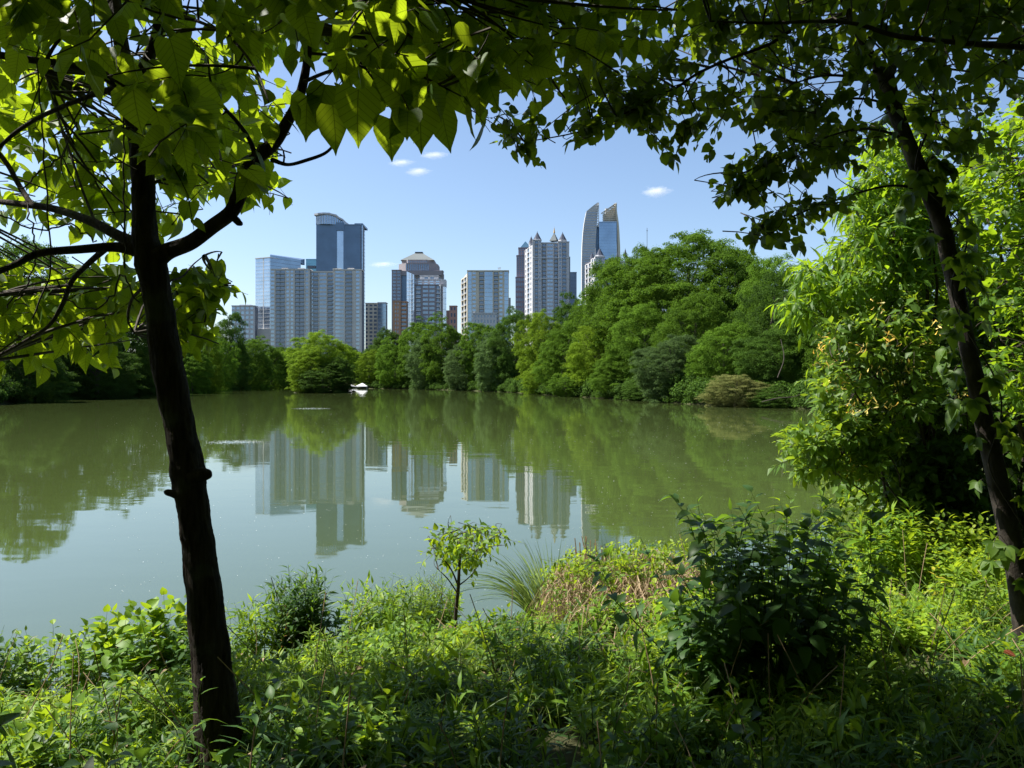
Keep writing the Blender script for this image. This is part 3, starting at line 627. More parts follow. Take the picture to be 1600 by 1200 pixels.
# ------------------------------------------------------------------ far trees
def crown_mesh(name, seed, nlobe, nleaf, leafsz, mat, flat=.7, lump=.36):
    """unit crown: radius 1 in xy, z from 0 to 2*tall"""
    global rng
    keep = rng; rng = np.random.default_rng(seed)
    # a lumpy envelope of boughs carries tufts; each tuft carries sprays of leaves on its upper side
    nt = nlobe; gi = np.arange(nt) + .5; cz = 1 - 1.82 * gi / nt; az = gi * 2.39996 + rng.normal(size=nt) * .12
    sr = np.sqrt(1 - cz ** 2); u = nrm(np.column_stack([sr * np.cos(az), sr * np.sin(az), cz]) + rng.normal(size=(nt, 3)) * .07)
    bd = nrm(rng.normal(size=(17, 3)) + np.array([0, 0, .25])); bw = rng.uniform(.26, .44, 17)
    def env(v): return 1.02 - lump + lump * np.max(np.exp(-(np.arccos(np.clip(v @ bd.T, -1, 1)) / bw[None]) ** 2) * rr_[None], axis=1)
    rr_ = rng.uniform(.6, 1.05, 17); Re = env(u)
    tc_ = u * (Re * rng.uniform(.84, 1.0, nt))[:, None]; tr_ = rng.uniform(.07, .135, nt) * (1 if lump > .3 else .72)
    ns = 7; sv = nrm(rng.normal(size=(nt, ns, 3))); sv[..., 2] = np.abs(sv[..., 2]) * .9 - .25
    sc_ = (tc_[:, None] + sv * (tr_ * .8)[:, None, None] * np.array([1.2, 1.2, .75])).reshape(-1, 3); ssr = np.repeat(tr_, ns) * rng.uniform(.35, .6, nt * ns)
    pk = rng.choice(len(sc_), nleaf, p=ssr ** 2 / (ssr ** 2).sum()); w = nrm(rng.normal(size=(nleaf, 3))); w[:, 2] = np.where(w[:, 2] < -.1, -w[:, 2], w[:, 2])
    pos = sc_[pk] + w * (ssr[pk] * np.where(rng.random(nleaf) < .8, rng.uniform(.75, 1.05, nleaf), rng.uniform(.4, 1.5, nleaf)))[:, None] * np.array([1.1, 1.1, flat])
    ni = nleaf // 5; uu = nrm(rng.normal(size=(ni, 3))); pos[:ni] = uu * (env(uu) * rng.uniform(.55, .82, ni))[:, None]; w[:ni] = uu
    lo = np.percentile(pos, .6, axis=0); hi = np.percentile(pos, 99.4, axis=0)
    pos = (pos - (lo + hi) / 2) / ((hi - lo) / 2); pos[:, 2] += 1
    tufr = np.repeat(rng.random(nt), ns)
    nn = nrm(w * .9 + np.array([0, 0, .5]) + rng.normal(size=(nleaf, 3)) * .4)
    dd = np.cross(nn, rng.normal(size=(nleaf, 3)))
    r = np.clip(tufr[pk] * .55 + rng.random(nleaf) * .45, 0, 1)
    V, Q, Rr = scatter(DIAM, pos, dd, nn, leafsz * rng.uniform(.6, 1.4, nleaf), r, 1.0)
    rng = keep
    return npmesh(name, V, Q, M[mat], None, Rr)
CROWN = {}
def crown(kind, variant, mat):
    k = (kind, variant, mat)
    if k not in CROWN:
        nl, nf, ls, fl = {'big': (300, 120000, .025, .95), 'dome': (900, 260000, .019, .95), 'mid': (220, 60000, .032, .95), 'loose': (240, 34000, .03, .7)}[kind]
        CROWN[k] = crown_mesh('crown', 100 + variant * 7 + len(mat), nl, nf, ls, mat, fl, .2 if kind == 'dome' else .36)
    return CROWN[k]
def trunk_mesh(seed):
    r = np.random.default_rng(seed); T = MB()
    z = np.linspace(0, 1.25, 7); pts = np.stack([np.sin(z * 2 + seed) * .04, np.cos(z * 2.3 + seed) * .04 - .04, z], -1)
    T.add(*tubes(pts[None], (.075 * (1 - .6 * z))[None], 7))
    for k in range(7):
        a = r.random() * 6.28; z0 = r.uniform(.35, .95); L = r.uniform(.35, .6)
        tt = np.linspace(0, 1, 5)[:, None]; d = np.array([math.cos(a), math.sin(a), r.uniform(.5, 1.0)])
        T.add(*tubes((np.array([0, 0, z0]) + d * L * tt)[None], (.03 * (1 - .7 * tt[:, 0]))[None], 5))
    return npmesh('trunk', np.concatenate(T.v), np.concatenate(T.q), M['fartrunk'], None, None, True)
TRUNKS = [trunk_mesh(s_) for s_ in range(3)]
ntree = [0]
def far_tree(px, ytop, wpx, d, mat, label, kind='mid', group='trees along the pond banks', base=None, low=.03, name='broadleaf_tree', aspect=1.0):
    ntree[0] += 1; s_ = ntree[0]
    x = (px - 800) / F * d; zg = float(gh(x, d)[0]) if base is None else base
    H = ZZ(ytop, d) - zg; rx = wpx / 2 / F * d
    o = empty(name, (x, d, zg - .1), label, 'tree' if 'tree' in name else 'shrub', group)
    c = link('crown', crown(kind, s_ % 3, mat), o)
    c.location = (0, 0, H * (low - .05)); c.scale = (rx * 1.02, rx * 1.02 * aspect, H * (1.0 - low) / 2); c.rotation_euler = (0, 0, s_ * 2.1)
    t_ = link('trunk', TRUNKS[s_ % 3], o); t_.scale = (rx * .9, rx * .9, H * .62); t_.rotation_euler = (0, 0, s_ * 1.3)
    return o
RB = 'trees lining the right bank'; LB = 'trees lining the left bank'; FB = 'trees at the far end of the pond'
TL = [
 # far end
 (470, 536, 60, 430, 'far_dark', 'dark round tree at the far end, behind the left edge of the island tree', 'mid', FB),
 (440, 540, 50, 415, 'far_green', 'small green tree at the far end, left of the island tree', 'mid', FB),
 (545, 537, 60, 450, 'far_dark', 'dark tree at the far end, behind the right edge of the island tree', 'mid', FB),
 (578, 545, 50, 405, 'far_yellow', 'pale green tree above the white tents', 'mid', FB),
 (590, 524, 60, 440, 'far_dark', 'dark tree behind the pale one above the white tents', 'mid', FB),
 (612, 512, 66, 420, 'far_dark', 'dark tree below the narrow beige and blue block', 'mid', RB),
 (618, 528, 60, 385, 'far_green', 'first front tree right of the white tents', 'mid', RB),
 (655, 500, 80, 380, 'far_green', 'tree below the orange brown brick block', 'mid', RB),
 (672, 524, 70, 352, 'far_blue', 'low front tree below the dark balconied tower', 'mid', RB),
 (700, 491, 84, 345, 'far_green', 'tall tree covering the foot of the dark balconied tower', 'mid', RB),
 (728, 520, 74, 305, 'far_blue', 'bluish front tree below the left edge of the cream block', 'mid', RB),
 (752, 500, 70, 300, 'far_green', 'tree below the cream apartment block', 'mid', RB),
 (775, 515, 70, 270, 'far_blue', 'dull bluish green front tree below the right edge of the cream block', 'mid', RB),
 (808, 481, 84, 268, 'far_dark', 'dark green tree left of the foot of the spired tower', 'big', RB),
 (848, 483, 84, 238, 'far_yellow', 'bright yellow green tree at the foot of the spired tower', 'big', RB),
 (893, 452, 66, 290, 'far_dark', 'dark conifer-like crown rising beside the plain dark glass block', 'mid', RB),
 (880, 512, 84, 196, 'far_green', 'front tree at the water between the bright yellow green tree and the big dome', 'big', RB),
 (930, 448, 110, 205, 'far_green', 'tree on the left shoulder of the big dome-shaped tree', 'big', RB),
 (968, 396, 130, 188, 'far_green', 'tall tree just below and left of the thin mast', 'big', RB),
 (935, 500, 100, 170, 'far_yellow', 'yellow green front tree below the spired tower with cone turrets', 'big', RB),
 (1072, 360, 265, 165, 'far_green', 'big dome-shaped tree, highest on the right bank', 'dome', RB),
 (1010, 470, 120, 148, 'far_green', 'spreading tree below the left half of the big dome', 'big', RB),
 (965, 545, 80, 150, 'far_green', 'low tree leaning over the water below the left shoulder trees', 'big', RB),
 (1085, 450, 130, 134, 'far_green', 'bright layered tree in front of the middle of the big dome', 'big', RB),
 (1050, 520, 110, 124, 'far_blue', 'fresh green tree overhanging the dark water edge', 'big', RB),
 (1150, 388, 150, 150, 'far_green', 'tree on the right shoulder of the big dome', 'big', RB),
 (1135, 500, 120, 116, 'far_green', 'green front tree above the olive bush', 'big', RB),
 (1215, 395, 130, 128, 'far_green', 'tree standing behind the dark feathery tree, right of the big dome', 'big', RB),
 (1018, 380, 120, 170, 'far_green', 'tree filling the slope between the thin mast and the big dome', 'big', RB),
 (1205, 420, 120, 118, 'far_dark', 'dark feathery tree where the sky shows beside the near foliage', 'loose', RB),
 (1215, 500, 120, 106, 'far_dark', 'shaded tree at the right end of the far bank', 'big', RB),
 (1275, 425, 120, 105, 'far_green', 'tree half hidden by the near willowy foliage', 'big', RB),
 (1350, 400, 140, 90, 'far_green', 'tree behind the honeysuckle bush', 'big', RB),
 (1450, 400, 160, 80, 'far_dark', 'dark tree behind the vine-clad trunk', 'big', RB),
 (1560, 380, 180, 66, 'far_dark', 'dark tree behind the foliage at the right edge', 'big', RB),
 # left bank: dark foliage colours also carry this side's shade
 (20, 368, 190, 150, 'far_green', 'tall green tree showing under the left boughs at the left edge', 'big', LB),
 (-90, 380, 190, 130, 'far_dark', 'tree outside the left edge of the shaded left bank', 'big', LB),
 (115, 430, 150, 165, 'far_dark', 'dark tree behind the lowest glowing catalpa leaves', 'big', LB),
 (190, 440, 130, 185, 'far_dark', 'dark tree just left of the big trunk', 'big', LB),
 (40, 520, 130, 122, 'far_dark', 'low dark tree over the left mud bank', 'big', LB),
 (150, 535, 120, 150, 'far_dark', 'low shaded tree over the mud bank nearer the trunk', 'big', LB),
 (262, 478, 90, 220, 'far_dark', 'dark crowned tree just right of the big trunk', 'big', LB),
 (225, 540, 80, 190, 'far_dark', 'low dark tree hidden partly by the big trunk', 'big', LB),
 (312, 505, 74, 228, 'far_yellow', 'pale yellow green tree right of the big trunk', 'big', LB),
 (300, 545, 60, 216, 'far_green', 'low light green tree at the water right of the trunk', 'mid', LB),
 (358, 484, 66, 300, 'far_dark', 'dark tree standing below the low grey apartment block', 'big', LB),
 (340, 525, 60, 270, 'far_green', 'mid green tree between the pale tree and the dark one', 'mid', LB),
 (385, 528, 76, 318, 'far_green', 'rounded grey green tree near the driftwood', 'big', LB),
 (422, 527, 74, 350, 'far_green', 'rounded green tree at the foot of the beige slab', 'mid', LB),
 (455, 540, 50, 365, 'far_dark', 'dark low tree just left of the island', 'mid', LB),
]
for px, yt, wp, d, mt, lb, kd, gp in TL: far_tree(px, yt, wp, d, mt, lb, kd, gp)
far_tree(503, 515, 100, 244, 'far_yellow', 'yellow green tree standing on the small island', 'big', 'island plants', base=.2, low=.1)
far_tree(488, 545, 70, 236, 'far_yellow', 'lower left bough clump of bright foliage on the island', 'mid', 'island plants', base=.2, name='island_shrub')
far_tree(505, 562, 80, 232, 'far_dark', 'dark brownish shrub at the foot of the island tree', 'mid', 'island plants', base=.1, name='island_shrub')
far_tree(535, 556, 46, 236, 'far_dark', 'dark shrub on the right side of the island', 'mid', 'island plants', base=.1, name='island_shrub')
SH = 'shrubs at the water edge of the right bank'
far_tree(1150, 583, 95, 101, 'far_olive', 'olive bush leaning over the water at the right end of the far bank', 'big', SH, base=0, name='waterside_shrub', low=0)
far_tree(1205, 600, 70, 97, 'far_dark', 'dark low bush right of the olive bush', 'mid', SH, base=0, name='waterside_shrub', low=0)
far_tree(885, 588, 60, 171, 'far_green', 'pale bush at the water below the yellow green tree', 'mid', SH, base=0, name='waterside_shrub', low=0)
far_tree(845, 560, 55, 208, 'far_yellow', 'bright bush at the water below the spired tower', 'mid', SH, base=0, name='waterside_shrub', low=0)
far_tree(1010, 585, 70, 133, 'far_dark', 'dark low bush under the spreading tree', 'mid', SH, base=0, name='waterside_shrub', low=0)
# island mound
T = MB(); th = np.linspace(0, 2 * PI, 24, endpoint=False); ic = XY(503, 240)
for ri in range(4):
    pass
vv = []; 
for k, (rf, z) in enumerate(((1, -.4), (.92, .12), (.6, .4), (.05, .5))): vv += [(ic[0] + 9.5 * rf * math.cos(a) * (1 + .1 * math.sin(3 * a)), ic[1] + 6 * rf * math.sin(a), z) for a in th]
qq = [(k * 24 + i_, k * 24 + (i_ + 1) % 24, (k + 1) * 24 + (i_ + 1) % 24, (k + 1) * 24 + i_) for k in range(3) for i_ in range(24)]
T.add(vv, qq); T.build('island_ground', M['soil'], None, True, label='low soil mound of the small island', kind='structure')

# undergrowth along the banks and the wood behind (uncountable masses)
def mass(name, label, path, n, width, hgt, lsz, mat, off=2.0, seed=3):
    global rng; keep = rng; rng = np.random.default_rng(seed)
    path = np.asarray(path, float); seg = np.linalg.norm(np.diff(path, axis=0), axis=1); cum = np.concatenate([[0], np.cumsum(seg)])
    nl = max(30, int(cum[-1] * 1.1)); s_ = rng.random(nl) * cum[-1]; c = np.stack([np.interp(s_, cum, path[:, 0]), np.interp(s_, cum, path[:, 1])], -1)
    c += rng.normal(size=c.shape) * width * .4
    ok = sdist(c[:, 0], c[:, 1]) > off; c = c[ok]; nl = len(c); z = np.maximum(gh(c[:, 0], c[:, 1]), .05)
    rr_ = rng.uniform(.5, 1, nl) * hgt * .5; cc = np.column_stack([c, z + rr_ * rng.uniform(.2, 1.4, nl)])
    pk = rng.choice(nl, n, p=rr_ ** 2 / (rr_ ** 2).sum()); w_ = nrm(rng.normal(size=(n, 3))); w_[:, 2] = np.abs(w_[:, 2]) * .9 - .15
    pos = cc[pk] + w_ * (rr_[pk] * rng.uniform(.6, 1.1, n))[:, None]
    nn = w_ + np.array([0, 0, .5]) + rng.normal(size=(n, 3)) * .5; dd = np.cross(nn, rng.normal(size=(n, 3)))
    V, Q, Rr = scatter(DIAM, pos, dd, nn, lsz * rng.uniform(.6, 1.4, n))
    rng = keep
    link(name, npmesh(name, V, Q, M[mat], None, Rr), None, label=label, kind='stuff')
rbank = SHORE[12:22]; lbank = SHORE[22:29]
def shifted(path, k):
    c = np.array([-40, 180.]); return path + nrm(path - c) * k
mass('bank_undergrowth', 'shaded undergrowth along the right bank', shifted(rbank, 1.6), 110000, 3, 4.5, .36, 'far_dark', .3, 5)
mass('bank_undergrowth', 'shaded undergrowth along the left bank', shifted(lbank, 1.6), 80000, 3, 4.5, .4, 'far_dark', .3, 6)  # dark foliage colour also carries the shade under the left trees
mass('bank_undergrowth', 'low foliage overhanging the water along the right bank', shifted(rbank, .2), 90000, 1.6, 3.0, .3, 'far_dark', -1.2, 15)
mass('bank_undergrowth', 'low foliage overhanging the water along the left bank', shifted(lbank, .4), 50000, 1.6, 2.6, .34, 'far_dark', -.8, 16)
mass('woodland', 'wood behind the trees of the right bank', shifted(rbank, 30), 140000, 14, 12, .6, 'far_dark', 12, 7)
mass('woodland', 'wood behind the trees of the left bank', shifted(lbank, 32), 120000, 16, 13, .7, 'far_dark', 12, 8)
mass('woodland', 'far-off wood beyond the end of the pond', [(-330, 520), (-120, 520), (-20, 470), (60, 400), (160, 330)], 90000, 40, 18, 1.5, 'far_dark', 8, 9)
# ------------------------------------------------------------------ near trees
def limb(pts, sides=14, n=None, rough=.06, seed=0, ridge=0.):
    """pts rows (px,py,width_px,d) -> tube verts with bark irregularity"""
    p = np.array(pts, float); n = n or max(10, len(p) * 7)
    c = spline(p, n); xyz = PA(c[:, 0], c[:, 1], c[:, 3]); r = np.maximum(c[:, 2] * .78, 1.2) / 2 / F * c[:, 3]
    V, Q = tubes(xyz[None], r[None], sides); V = V.reshape(n, sides, 3)
    rs = np.random.default_rng(seed); cen = xyz[:, None]
    th = np.arange(sides) / sides * 2 * PI; ph = rs.random(4) * 6.28; u = np.linspace(0, n / 5, n)[:, None]
    k = 1 + rough * (np.sin(3 * th + ph[0] + u * .6) * .7 + np.sin(5 * th + ph[1] - u) * .5 + np.sin(u * 2.1 + ph[2] + th) * .6)
    if ridge: k = k + ridge * (np.sin(13 * th + 1.5 * np.sin(u * 1.1)) * np.sin(u * 1.7 + 4 * np.sin(3 * th)) + .6 * np.sin(21 * th - u * .7) + rs.normal(size=k.shape) * .35) + .12 * np.exp(-(np.arange(n) / n * 14))[:, None] * np.cos(4 * th + .5)
    V = cen + (V - cen) * k[..., None]
    return V.reshape(-1, 3), Q, xyz, r
def branch_obj(root, pts, mat, name='branch', **kw):
    V, Q, c, r = limb(pts, **kw); g = MB(); g.add(V, Q); g.add(V[-kw.get('sides', 14):][:4], [(0, 1, 2, 3)])
    g.build(name, M[mat], root, True); return c
class Crown:
    def __init__(s): s.l = MB(); s.t = MB(); s.n = 0
    def add(s, lv, st): s.l.add(*lv); s.t.add(*st)
    def done(s, root, leafmat, twigmat='twig', smooth=True, lname='crown', tname='twigs', luv=None):
        s.k = [len(v_) % 24 == 0 and len(q_) % 14 == 0 and len(q_) // 14 == len(v_) // 24 for v_, q_ in zip(s.l.v, s.l.q)]
        ob = s.l.build(lname, M[leafmat], root, smooth)
        if luv is not None:
            me = ob.data; a = me.attributes.new('luv', 'FLOAT_VECTOR', 'POINT'); nv = len(luv); full = np.zeros((len(me.vertices), 3), np.float32)
            full[:len(me.vertices)] = np.concatenate([np.tile(luv, (len(v_) // nv, 1)) if len(v_) % nv == 0 and k_ else np.zeros((len(v_), 3)) for v_, k_ in zip(s.l.v, s.k)]); a.data.foreach_set('vector', full.ravel())
        s.t.build(tname, M[twigmat], root, True)
def fill(cr, poly, dr, n, L, nleaf, tpl, size, origin=None, dirz=-.1, skel=None, link_n=.6, **kw):
    """n leafy shoots over an outline, at real depths dr; optionally linked by thin twigs to the nearest skeleton point"""
    q = poly_pts(poly, n); d = rng.uniform(dr[0], dr[1], n); p = PA(q[:, 0], q[:, 1], d)
    if origin is None: D = rng.normal(size=(n, 3)) * np.array([1, 1, .4])
    else: D = nrm(p - np.asarray(origin)) + rng.normal(size=(n, 3)) * .45
    D[:, 2] += dirz; D = nrm(D); Ls = L * rng.uniform(.6, 1.25, n)
    base = p - D * (Ls * .5)[:, None]
    lv, st = shoots(base, D, Ls, nleaf, tpl, size, **kw); cr.add(lv, st)
    if skel is not None:
        dd = np.linalg.norm(base[:, None] - skel[None], axis=2); j = dd.argmin(1); k = rng.random(n) < link_n
        a = skel[j[k]]; b_ = base[k]; mid = (a + b_) / 2 + rng.normal(size=a.shape) * .05 + np.array([0, 0, .05]) * dd.min(1)[k][:, None]
        t = np.linspace(0, 1, 7)[None, :, None]
        pts = (1 - t) ** 2 * a[:, None] + 2 * t * (1 - t) * mid[:, None] + t ** 2 * b_[:, None]
        ln = dd.min(1)[k]; cr.t.add(*tubes(pts, (.004 + .006 * np.clip(ln, 0, 1.2))[:, None] * np.linspace(1, .35, 7)[None], 4))

# --- big left tree
D0 = 4.0
x, y = XY(330, D0)
LT = empty('shade_tree', (x, y, float(gh(x, y)[0]) - .1), 'big dark leaning tree at the left with large heart-shaped leaves', 'tree')
tr = [(346, 1245, 150, 4.0), (342, 1190, 112, 4.0), (338, 1120, 88, 4.0), (333, 1060, 78, 4.0), (325, 980, 71, 4.0), (316, 900, 66, 4.0), (306, 830, 61, 4.0), (298, 770, 62, 4.0), (294, 735, 66, 4.0), (285, 690, 58, 4.0),
      (275, 640, 58, 4.0), (264, 580, 60, 4.0), (256, 530, 58, 4.0), (246, 470, 54, 4.0), (237, 415, 58, 4.0), (228, 375, 50, 4.0), (225, 330, 44, 4.02), (222, 270, 43, 4.05), (215, 210, 36, 4.1), (207, 165, 42, 4.1), (200, 130, 46, 4.1)]
c_tr = branch_obj(LT, tr, 'bark', 'trunk', sides=56, n=300, rough=.045, seed=3, ridge=.03)
g = MB()
V, Q, *_ = limb([(300, 745, 34, 3.95), (318, 742, 28, 3.93), (328, 741, 16, 3.92), (331, 741, 3, 3.92)], sides=12, n=16, seed=4); g.add(V, Q)
g.build('burl', M['bark'], LT, True)
g = MB(); V, Q, *_ = limb([(285, 775, 26, 3.95), (270, 771, 16, 3.93), (260, 769, 12, 3.92), (256, 768, 2, 3.92)], sides=10, n=14, seed=5); g.add(V, Q); g.build('branch_stub', M['bark'], LT, True)
skel = [c_tr[60:]]
LB_ = [
 [(236, 412, 46, 4.0), (262, 393, 34, 3.96), (300, 378, 30, 3.9), (335, 352, 29, 3.85), (362, 330, 29, 3.8), (374, 305, 30, 3.8), (380, 275, 27, 3.8), (400, 248, 27, 3.8), (430, 220, 26, 3.78), (452, 185, 22, 3.75), (470, 145, 19, 3.7), (480, 90, 16, 3.65), (478, 30, 14, 3.6), (470, -80, 11, 3.5)],
 [(358, 334, 16, 3.8), (366, 341, 15, 3.79), (372, 347, 14, 3.78), (377, 350, 9, 3.78), (379, 351, 3, 3.78)],
 [(205, 140, 40, 4.1), (195, 100, 32, 4.12), (188, 60, 28, 4.15), (178, 0, 26, 4.2), (168, -90, 22, 4.3), (150, -250, 16, 4.5)],
 [(208, 150, 34, 4.08), (222, 112, 24, 4.0), (238, 75, 22, 3.95), (250, 30, 20, 3.9), (256, -40, 17, 3.8), (270, -200, 12, 3.6)],
 [(224, 385, 30, 4.0), (185, 368, 22, 4.05), (140, 345, 18, 4.15), (90, 328, 15, 4.25), (40, 320, 13, 4.35), (-30, 312, 10, 4.5), (-160, 300, 6, 4.7)],
 [(228, 395, 30, 4.0), (180, 386, 20, 3.98), (120, 390, 17, 3.95), (60, 396, 15, 3.9), (20, 415, 13, 3.85), (-40, 440, 10, 3.8), (-120, 470, 6, 3.7)],
 [(50, 322, 11, 4.34), (30, 290, 10, 4.4), (10, 255, 10, 4.45), (-25, 215, 8, 4.5), (-90, 160, 5, 4.6)],
 [(200, 142, 26, 4.1), (160, 118, 18, 4.0), (110, 102, 15, 3.9), (60, 95, 14, 3.8), (10, 88, 15, 3.7), (-60, 75, 12, 3.6), (-180, 40, 7, 3.4)],
 [(190, 135, 16, 4.12), (140, 150, 10, 4.2), (90, 170, 9, 4.3), (50, 190, 8, 4.4), (15, 215, 8, 4.5), (-30, 260, 5, 4.6)],
 [(70, 98, 8, 3.82), (90, 65, 7, 3.85), (120, 35, 7, 3.9), (155, 15, 6, 4.0), (200, -30, 4, 4.1)],
 [(170, 384, 14, 3.98), (135, 415, 11, 4.1), (112, 440, 10, 4.2), (98, 475, 9, 4.3), (75, 510, 7, 4.4), (35, 535, 6, 4.5), (-20, 565, 4, 4.6)],
 [(112, 445, 6, 4.2), (70, 450, 5, 4.3), (30, 455, 4, 4.4), (-20, 462, 3, 4.5)],
 [(425, 250, 10, 3.8), (450, 257, 7, 3.75), (480, 250, 7, 3.7), (510, 238, 6, 3.65), (527, 218, 5, 3.62), (538, 195, 3, 3.6)],
 [(400, 243, 11, 3.8), (388, 215, 9, 3.78), (370, 190, 8, 3.75), (348, 165, 7, 3.7), (330, 130, 5, 3.65), (325, 90, 3, 3.6)],
 [(222, 450, 8, 4.0), (205, 470, 6, 4.15), (200, 500, 5, 4.3), (210, 520, 3, 4.4)],
 [(262, 440, 5, 4.0), (285, 432, 4, 4.2), (300, 415, 3, 4.35), (318, 400, 2, 4.4)],
 [(150, 350, 6, 4.15), (130, 300, 5, 4.3), (110, 240, 5, 4.5), (90, 180, 4, 4.7), (70, 110, 3, 4.9)],
 [(225, 290, 6, 4.05), (260, 280, 5, 4.2), (300, 278, 5, 4.4), (345, 275, 3, 4.5)],
 [(480, 60, 9, 3.65), (530, 20, 8, 3.4), (600, -10, 7, 3.2), (680, -20, 5, 3.0)],
 [(470, 130, 8, 3.7), (520, 110, 7, 3.4), (590, 95, 6, 3.1), (660, 120, 5, 2.9), (720, 150, 3, 2.8)],
 [(250, 20, 8, 3.9), (300, 30, 7, 3.5), (360, 60, 6, 3.1), (400, 110, 5, 2.8), (420, 160, 3, 2.6)],
]
for k, bpts in enumerate(LB_):
    c = branch_obj(LT, bpts, 'bark', 'branch', sides=12 if bpts[0][2] > 12 else 7, rough=.05, seed=20 + k); skel.append(c[2:])
skel = np.vstack(skel)
cr = Crown()
hk = dict(ang=70, droop=.7, bend=.25, stem=.005, hang=.4, wig=.6, taper=.65)
HP = HEART
# sunlit layer behind the trunk and boughs
fill(cr, [(-60, 60), (100, 40), (200, 90), (330, 60), (420, 110), (415, 250), (395, 300), (330, 300), (320, 325), (260, 340), (190, 340), (60, 310), (-60, 310)], (4.9, 6.5), 92, .75, 9, HP, .155, skel=skel, **hk)
fill(cr, [(-60, 60), (200, 60), (330, 100), (330, 230), (200, 280), (-60, 300)], (4.8, 5.6), 22, .7, 9, HP, .15, skel=skel, **hk)
fill(cr, [(-60, 420), (60, 415), (185, 405), (225, 450), (228, 490), (190, 515), (120, 535), (-60, 545)], (4.7, 6.3), 72, .62, 10, HP, .15, skel=skel, **hk)
fill(cr, [(266, 425), (300, 410), (338, 405), (345, 445), (300, 490), (295, 520), (268, 530)], (4.6, 5.5), 30, .42, 9, HP, .13, skel=skel, **hk)
fill(cr, [(240, 90), (400, 90), (400, 160), (320, 190), (320, 270), (240, 280)], (3.6, 4.6), 16, .6, 8, HP, .15, skel=skel, **hk)
fill(cr, [(385, 200), (470, 200), (400, 290), (380, 290)], (3.7, 3.9), 2, .3, 5, HP, .15, skel=skel, **hk)
# dark shaded layer near the lens
fill(cr, [(-60, -60), (180, -60), (180, 30), (-60, 60)], (3.0, 5.0), 22, .7, 9, HP, .17, skel=skel, **hk)
fill(cr, [(180, -60), (600, -60), (690, 60), (640, 90), (560, 60), (480, 80), (400, 70), (340, 50), (230, 20)], (2.9, 4.6), 50, .5, 9, HP, .13, skel=skel, **hk)
fill(cr, [(230, 40), (330, 50), (330, 140), (290, 190), (240, 180)], (2.7, 3.3), 5, .5, 7, HP, .16, skel=skel, **hk)
fill(cr, [(470, 70), (600, 50), (730, 70), (735, 120), (690, 130), (640, 125), (560, 105), (500, 95)], (2.8, 3.6), 18, .42, 8, HP, .15, skel=skel, **hk)
fill(cr, [(590, -60), (1060, -60), (1000, 40), (850, 75), (780, 95), (700, 90), (620, 80)], (3.2, 4.6), 60, .65, 11, HP, .125, skel=skel, **hk)
fill(cr, [(700, 60), (850, 70), (835, 105), (770, 115), (735, 130)], (3.4, 4.2), 7, .45, 7, HP, .12, skel=skel, **hk)
# roof of the canopy above the frame, spreading overhead
def canopy(cr, x0, x1, y0, y1, n, size, seed, hi=2.6, nleaf=12, tpl=None):
    xx = rng.uniform(x0, x1, n); yy = rng.uniform(y0, y1, n)
    zz = np.maximum(5.3, 3.75 + .5 * yy) + rng.random(n) ** 1.3 * hi
    base = np.stack([xx, yy, zz], -1); D = rng.normal(size=(n, 3)) * np.array([1, 1, .3])
    cr.add(*shoots(base, D, .7, nleaf, tpl or SIMPLE, size, ang=65, droop=.4, bend=.2, stem=.006, wig=.5, taper=.75, wscale=1.2))
canopy(cr, -9.5, -3.0, -7, 4.4, 2700, .19, 1)
canopy(cr, -3.0, 0.8, -7, 5.0, 1600, .19, 1)
canopy(cr, -3.0, .8, 4.2, 5.4, 50, .17, 2)
def heart_at(px, py, d, size, yaw=0., fw=0.):
    p = PA(px, py, d).reshape(1, 3); cr.l.add(*scatter(HEART, p, np.array([[fw, .15, -1.]]), np.array([[math.sin(yaw), -math.cos(yaw), .25]]), [size], np.array([.4])))
for a_ in ((608, 185, 2.75, .145, .2, .02), (520, 165, 2.8, .17, -.4, .1), (560, 140, 2.7, .19, .3, -.1), (655, 160, 2.9, .18, .1, .05), (690, 175, 3.0, .15, -.3, .2), (480, 150, 2.9, .16, .5, -.1), (745, 130, 3.2, .14, .3, .2),
           (265, 60, 2.6, .15, .2, .3), (300, 150, 2.9, .13, -.4, -.2), (420, 195, 3.7, .1, .5, .1), (396, 262, 3.8, .15, .2, .1), (403, 280, 3.9, .12, -.5, -.1), (840, 100, 3.4, .1, .2, .1), (800, 118, 3.4, .11, -.1, 0)):
    heart_at(*a_)
cr.done(LT, 'catalpa', luv=np.column_stack([HEART[0][:, :2], np.ones(len(HEART[0]))]))
# thin dead vine stems hanging in the left crown
vn = empty('hanging_vine', P(70, 330, 4.2), 'thin bare vine stems dangling among the left boughs', 'vine')
g = MB()
for pts in ([(68, -40, 4.1), (60, 90, 4.1), (66, 200, 4.15), (75, 330, 4.2), (78, 420, 4.2), (50, 500, 4.2)], [(140, 20, 4.2), (145, 120, 4.2), (110, 200, 4.25), (85, 210, 4.3), (100, 250, 4.3), (120, 300, 4.3)],
            [(195, 100, 3.9), (194, 200, 3.9), (193, 330, 3.9), (196, 420, 3.9)], [(0, 335, 4), (60, 360, 4), (110, 350, 4.1), (150, 380, 4.1)], [(40, 320, 4.3), (55, 380, 4.2), (45, 440, 4.2), (10, 480, 4.2)],
            [(215, 470, 3.95), (190, 430, 4), (170, 470, 4.1), (120, 480, 4.2), (90, 440, 4.2)], [(120, 190, 4.3), (100, 240, 4.2), (60, 270, 4.2), (30, 300, 4.2)]):
    c = spline(pts, 26); xyz = PA(c[:, 0], c[:, 1], c[:, 2]) + rng.normal(size=(26, 3)) * .006; g.add(*tubes(xyz[None], np.full((1, 26), .0045), 5))
g.build('vine_stem', M['twig'], vn, True)

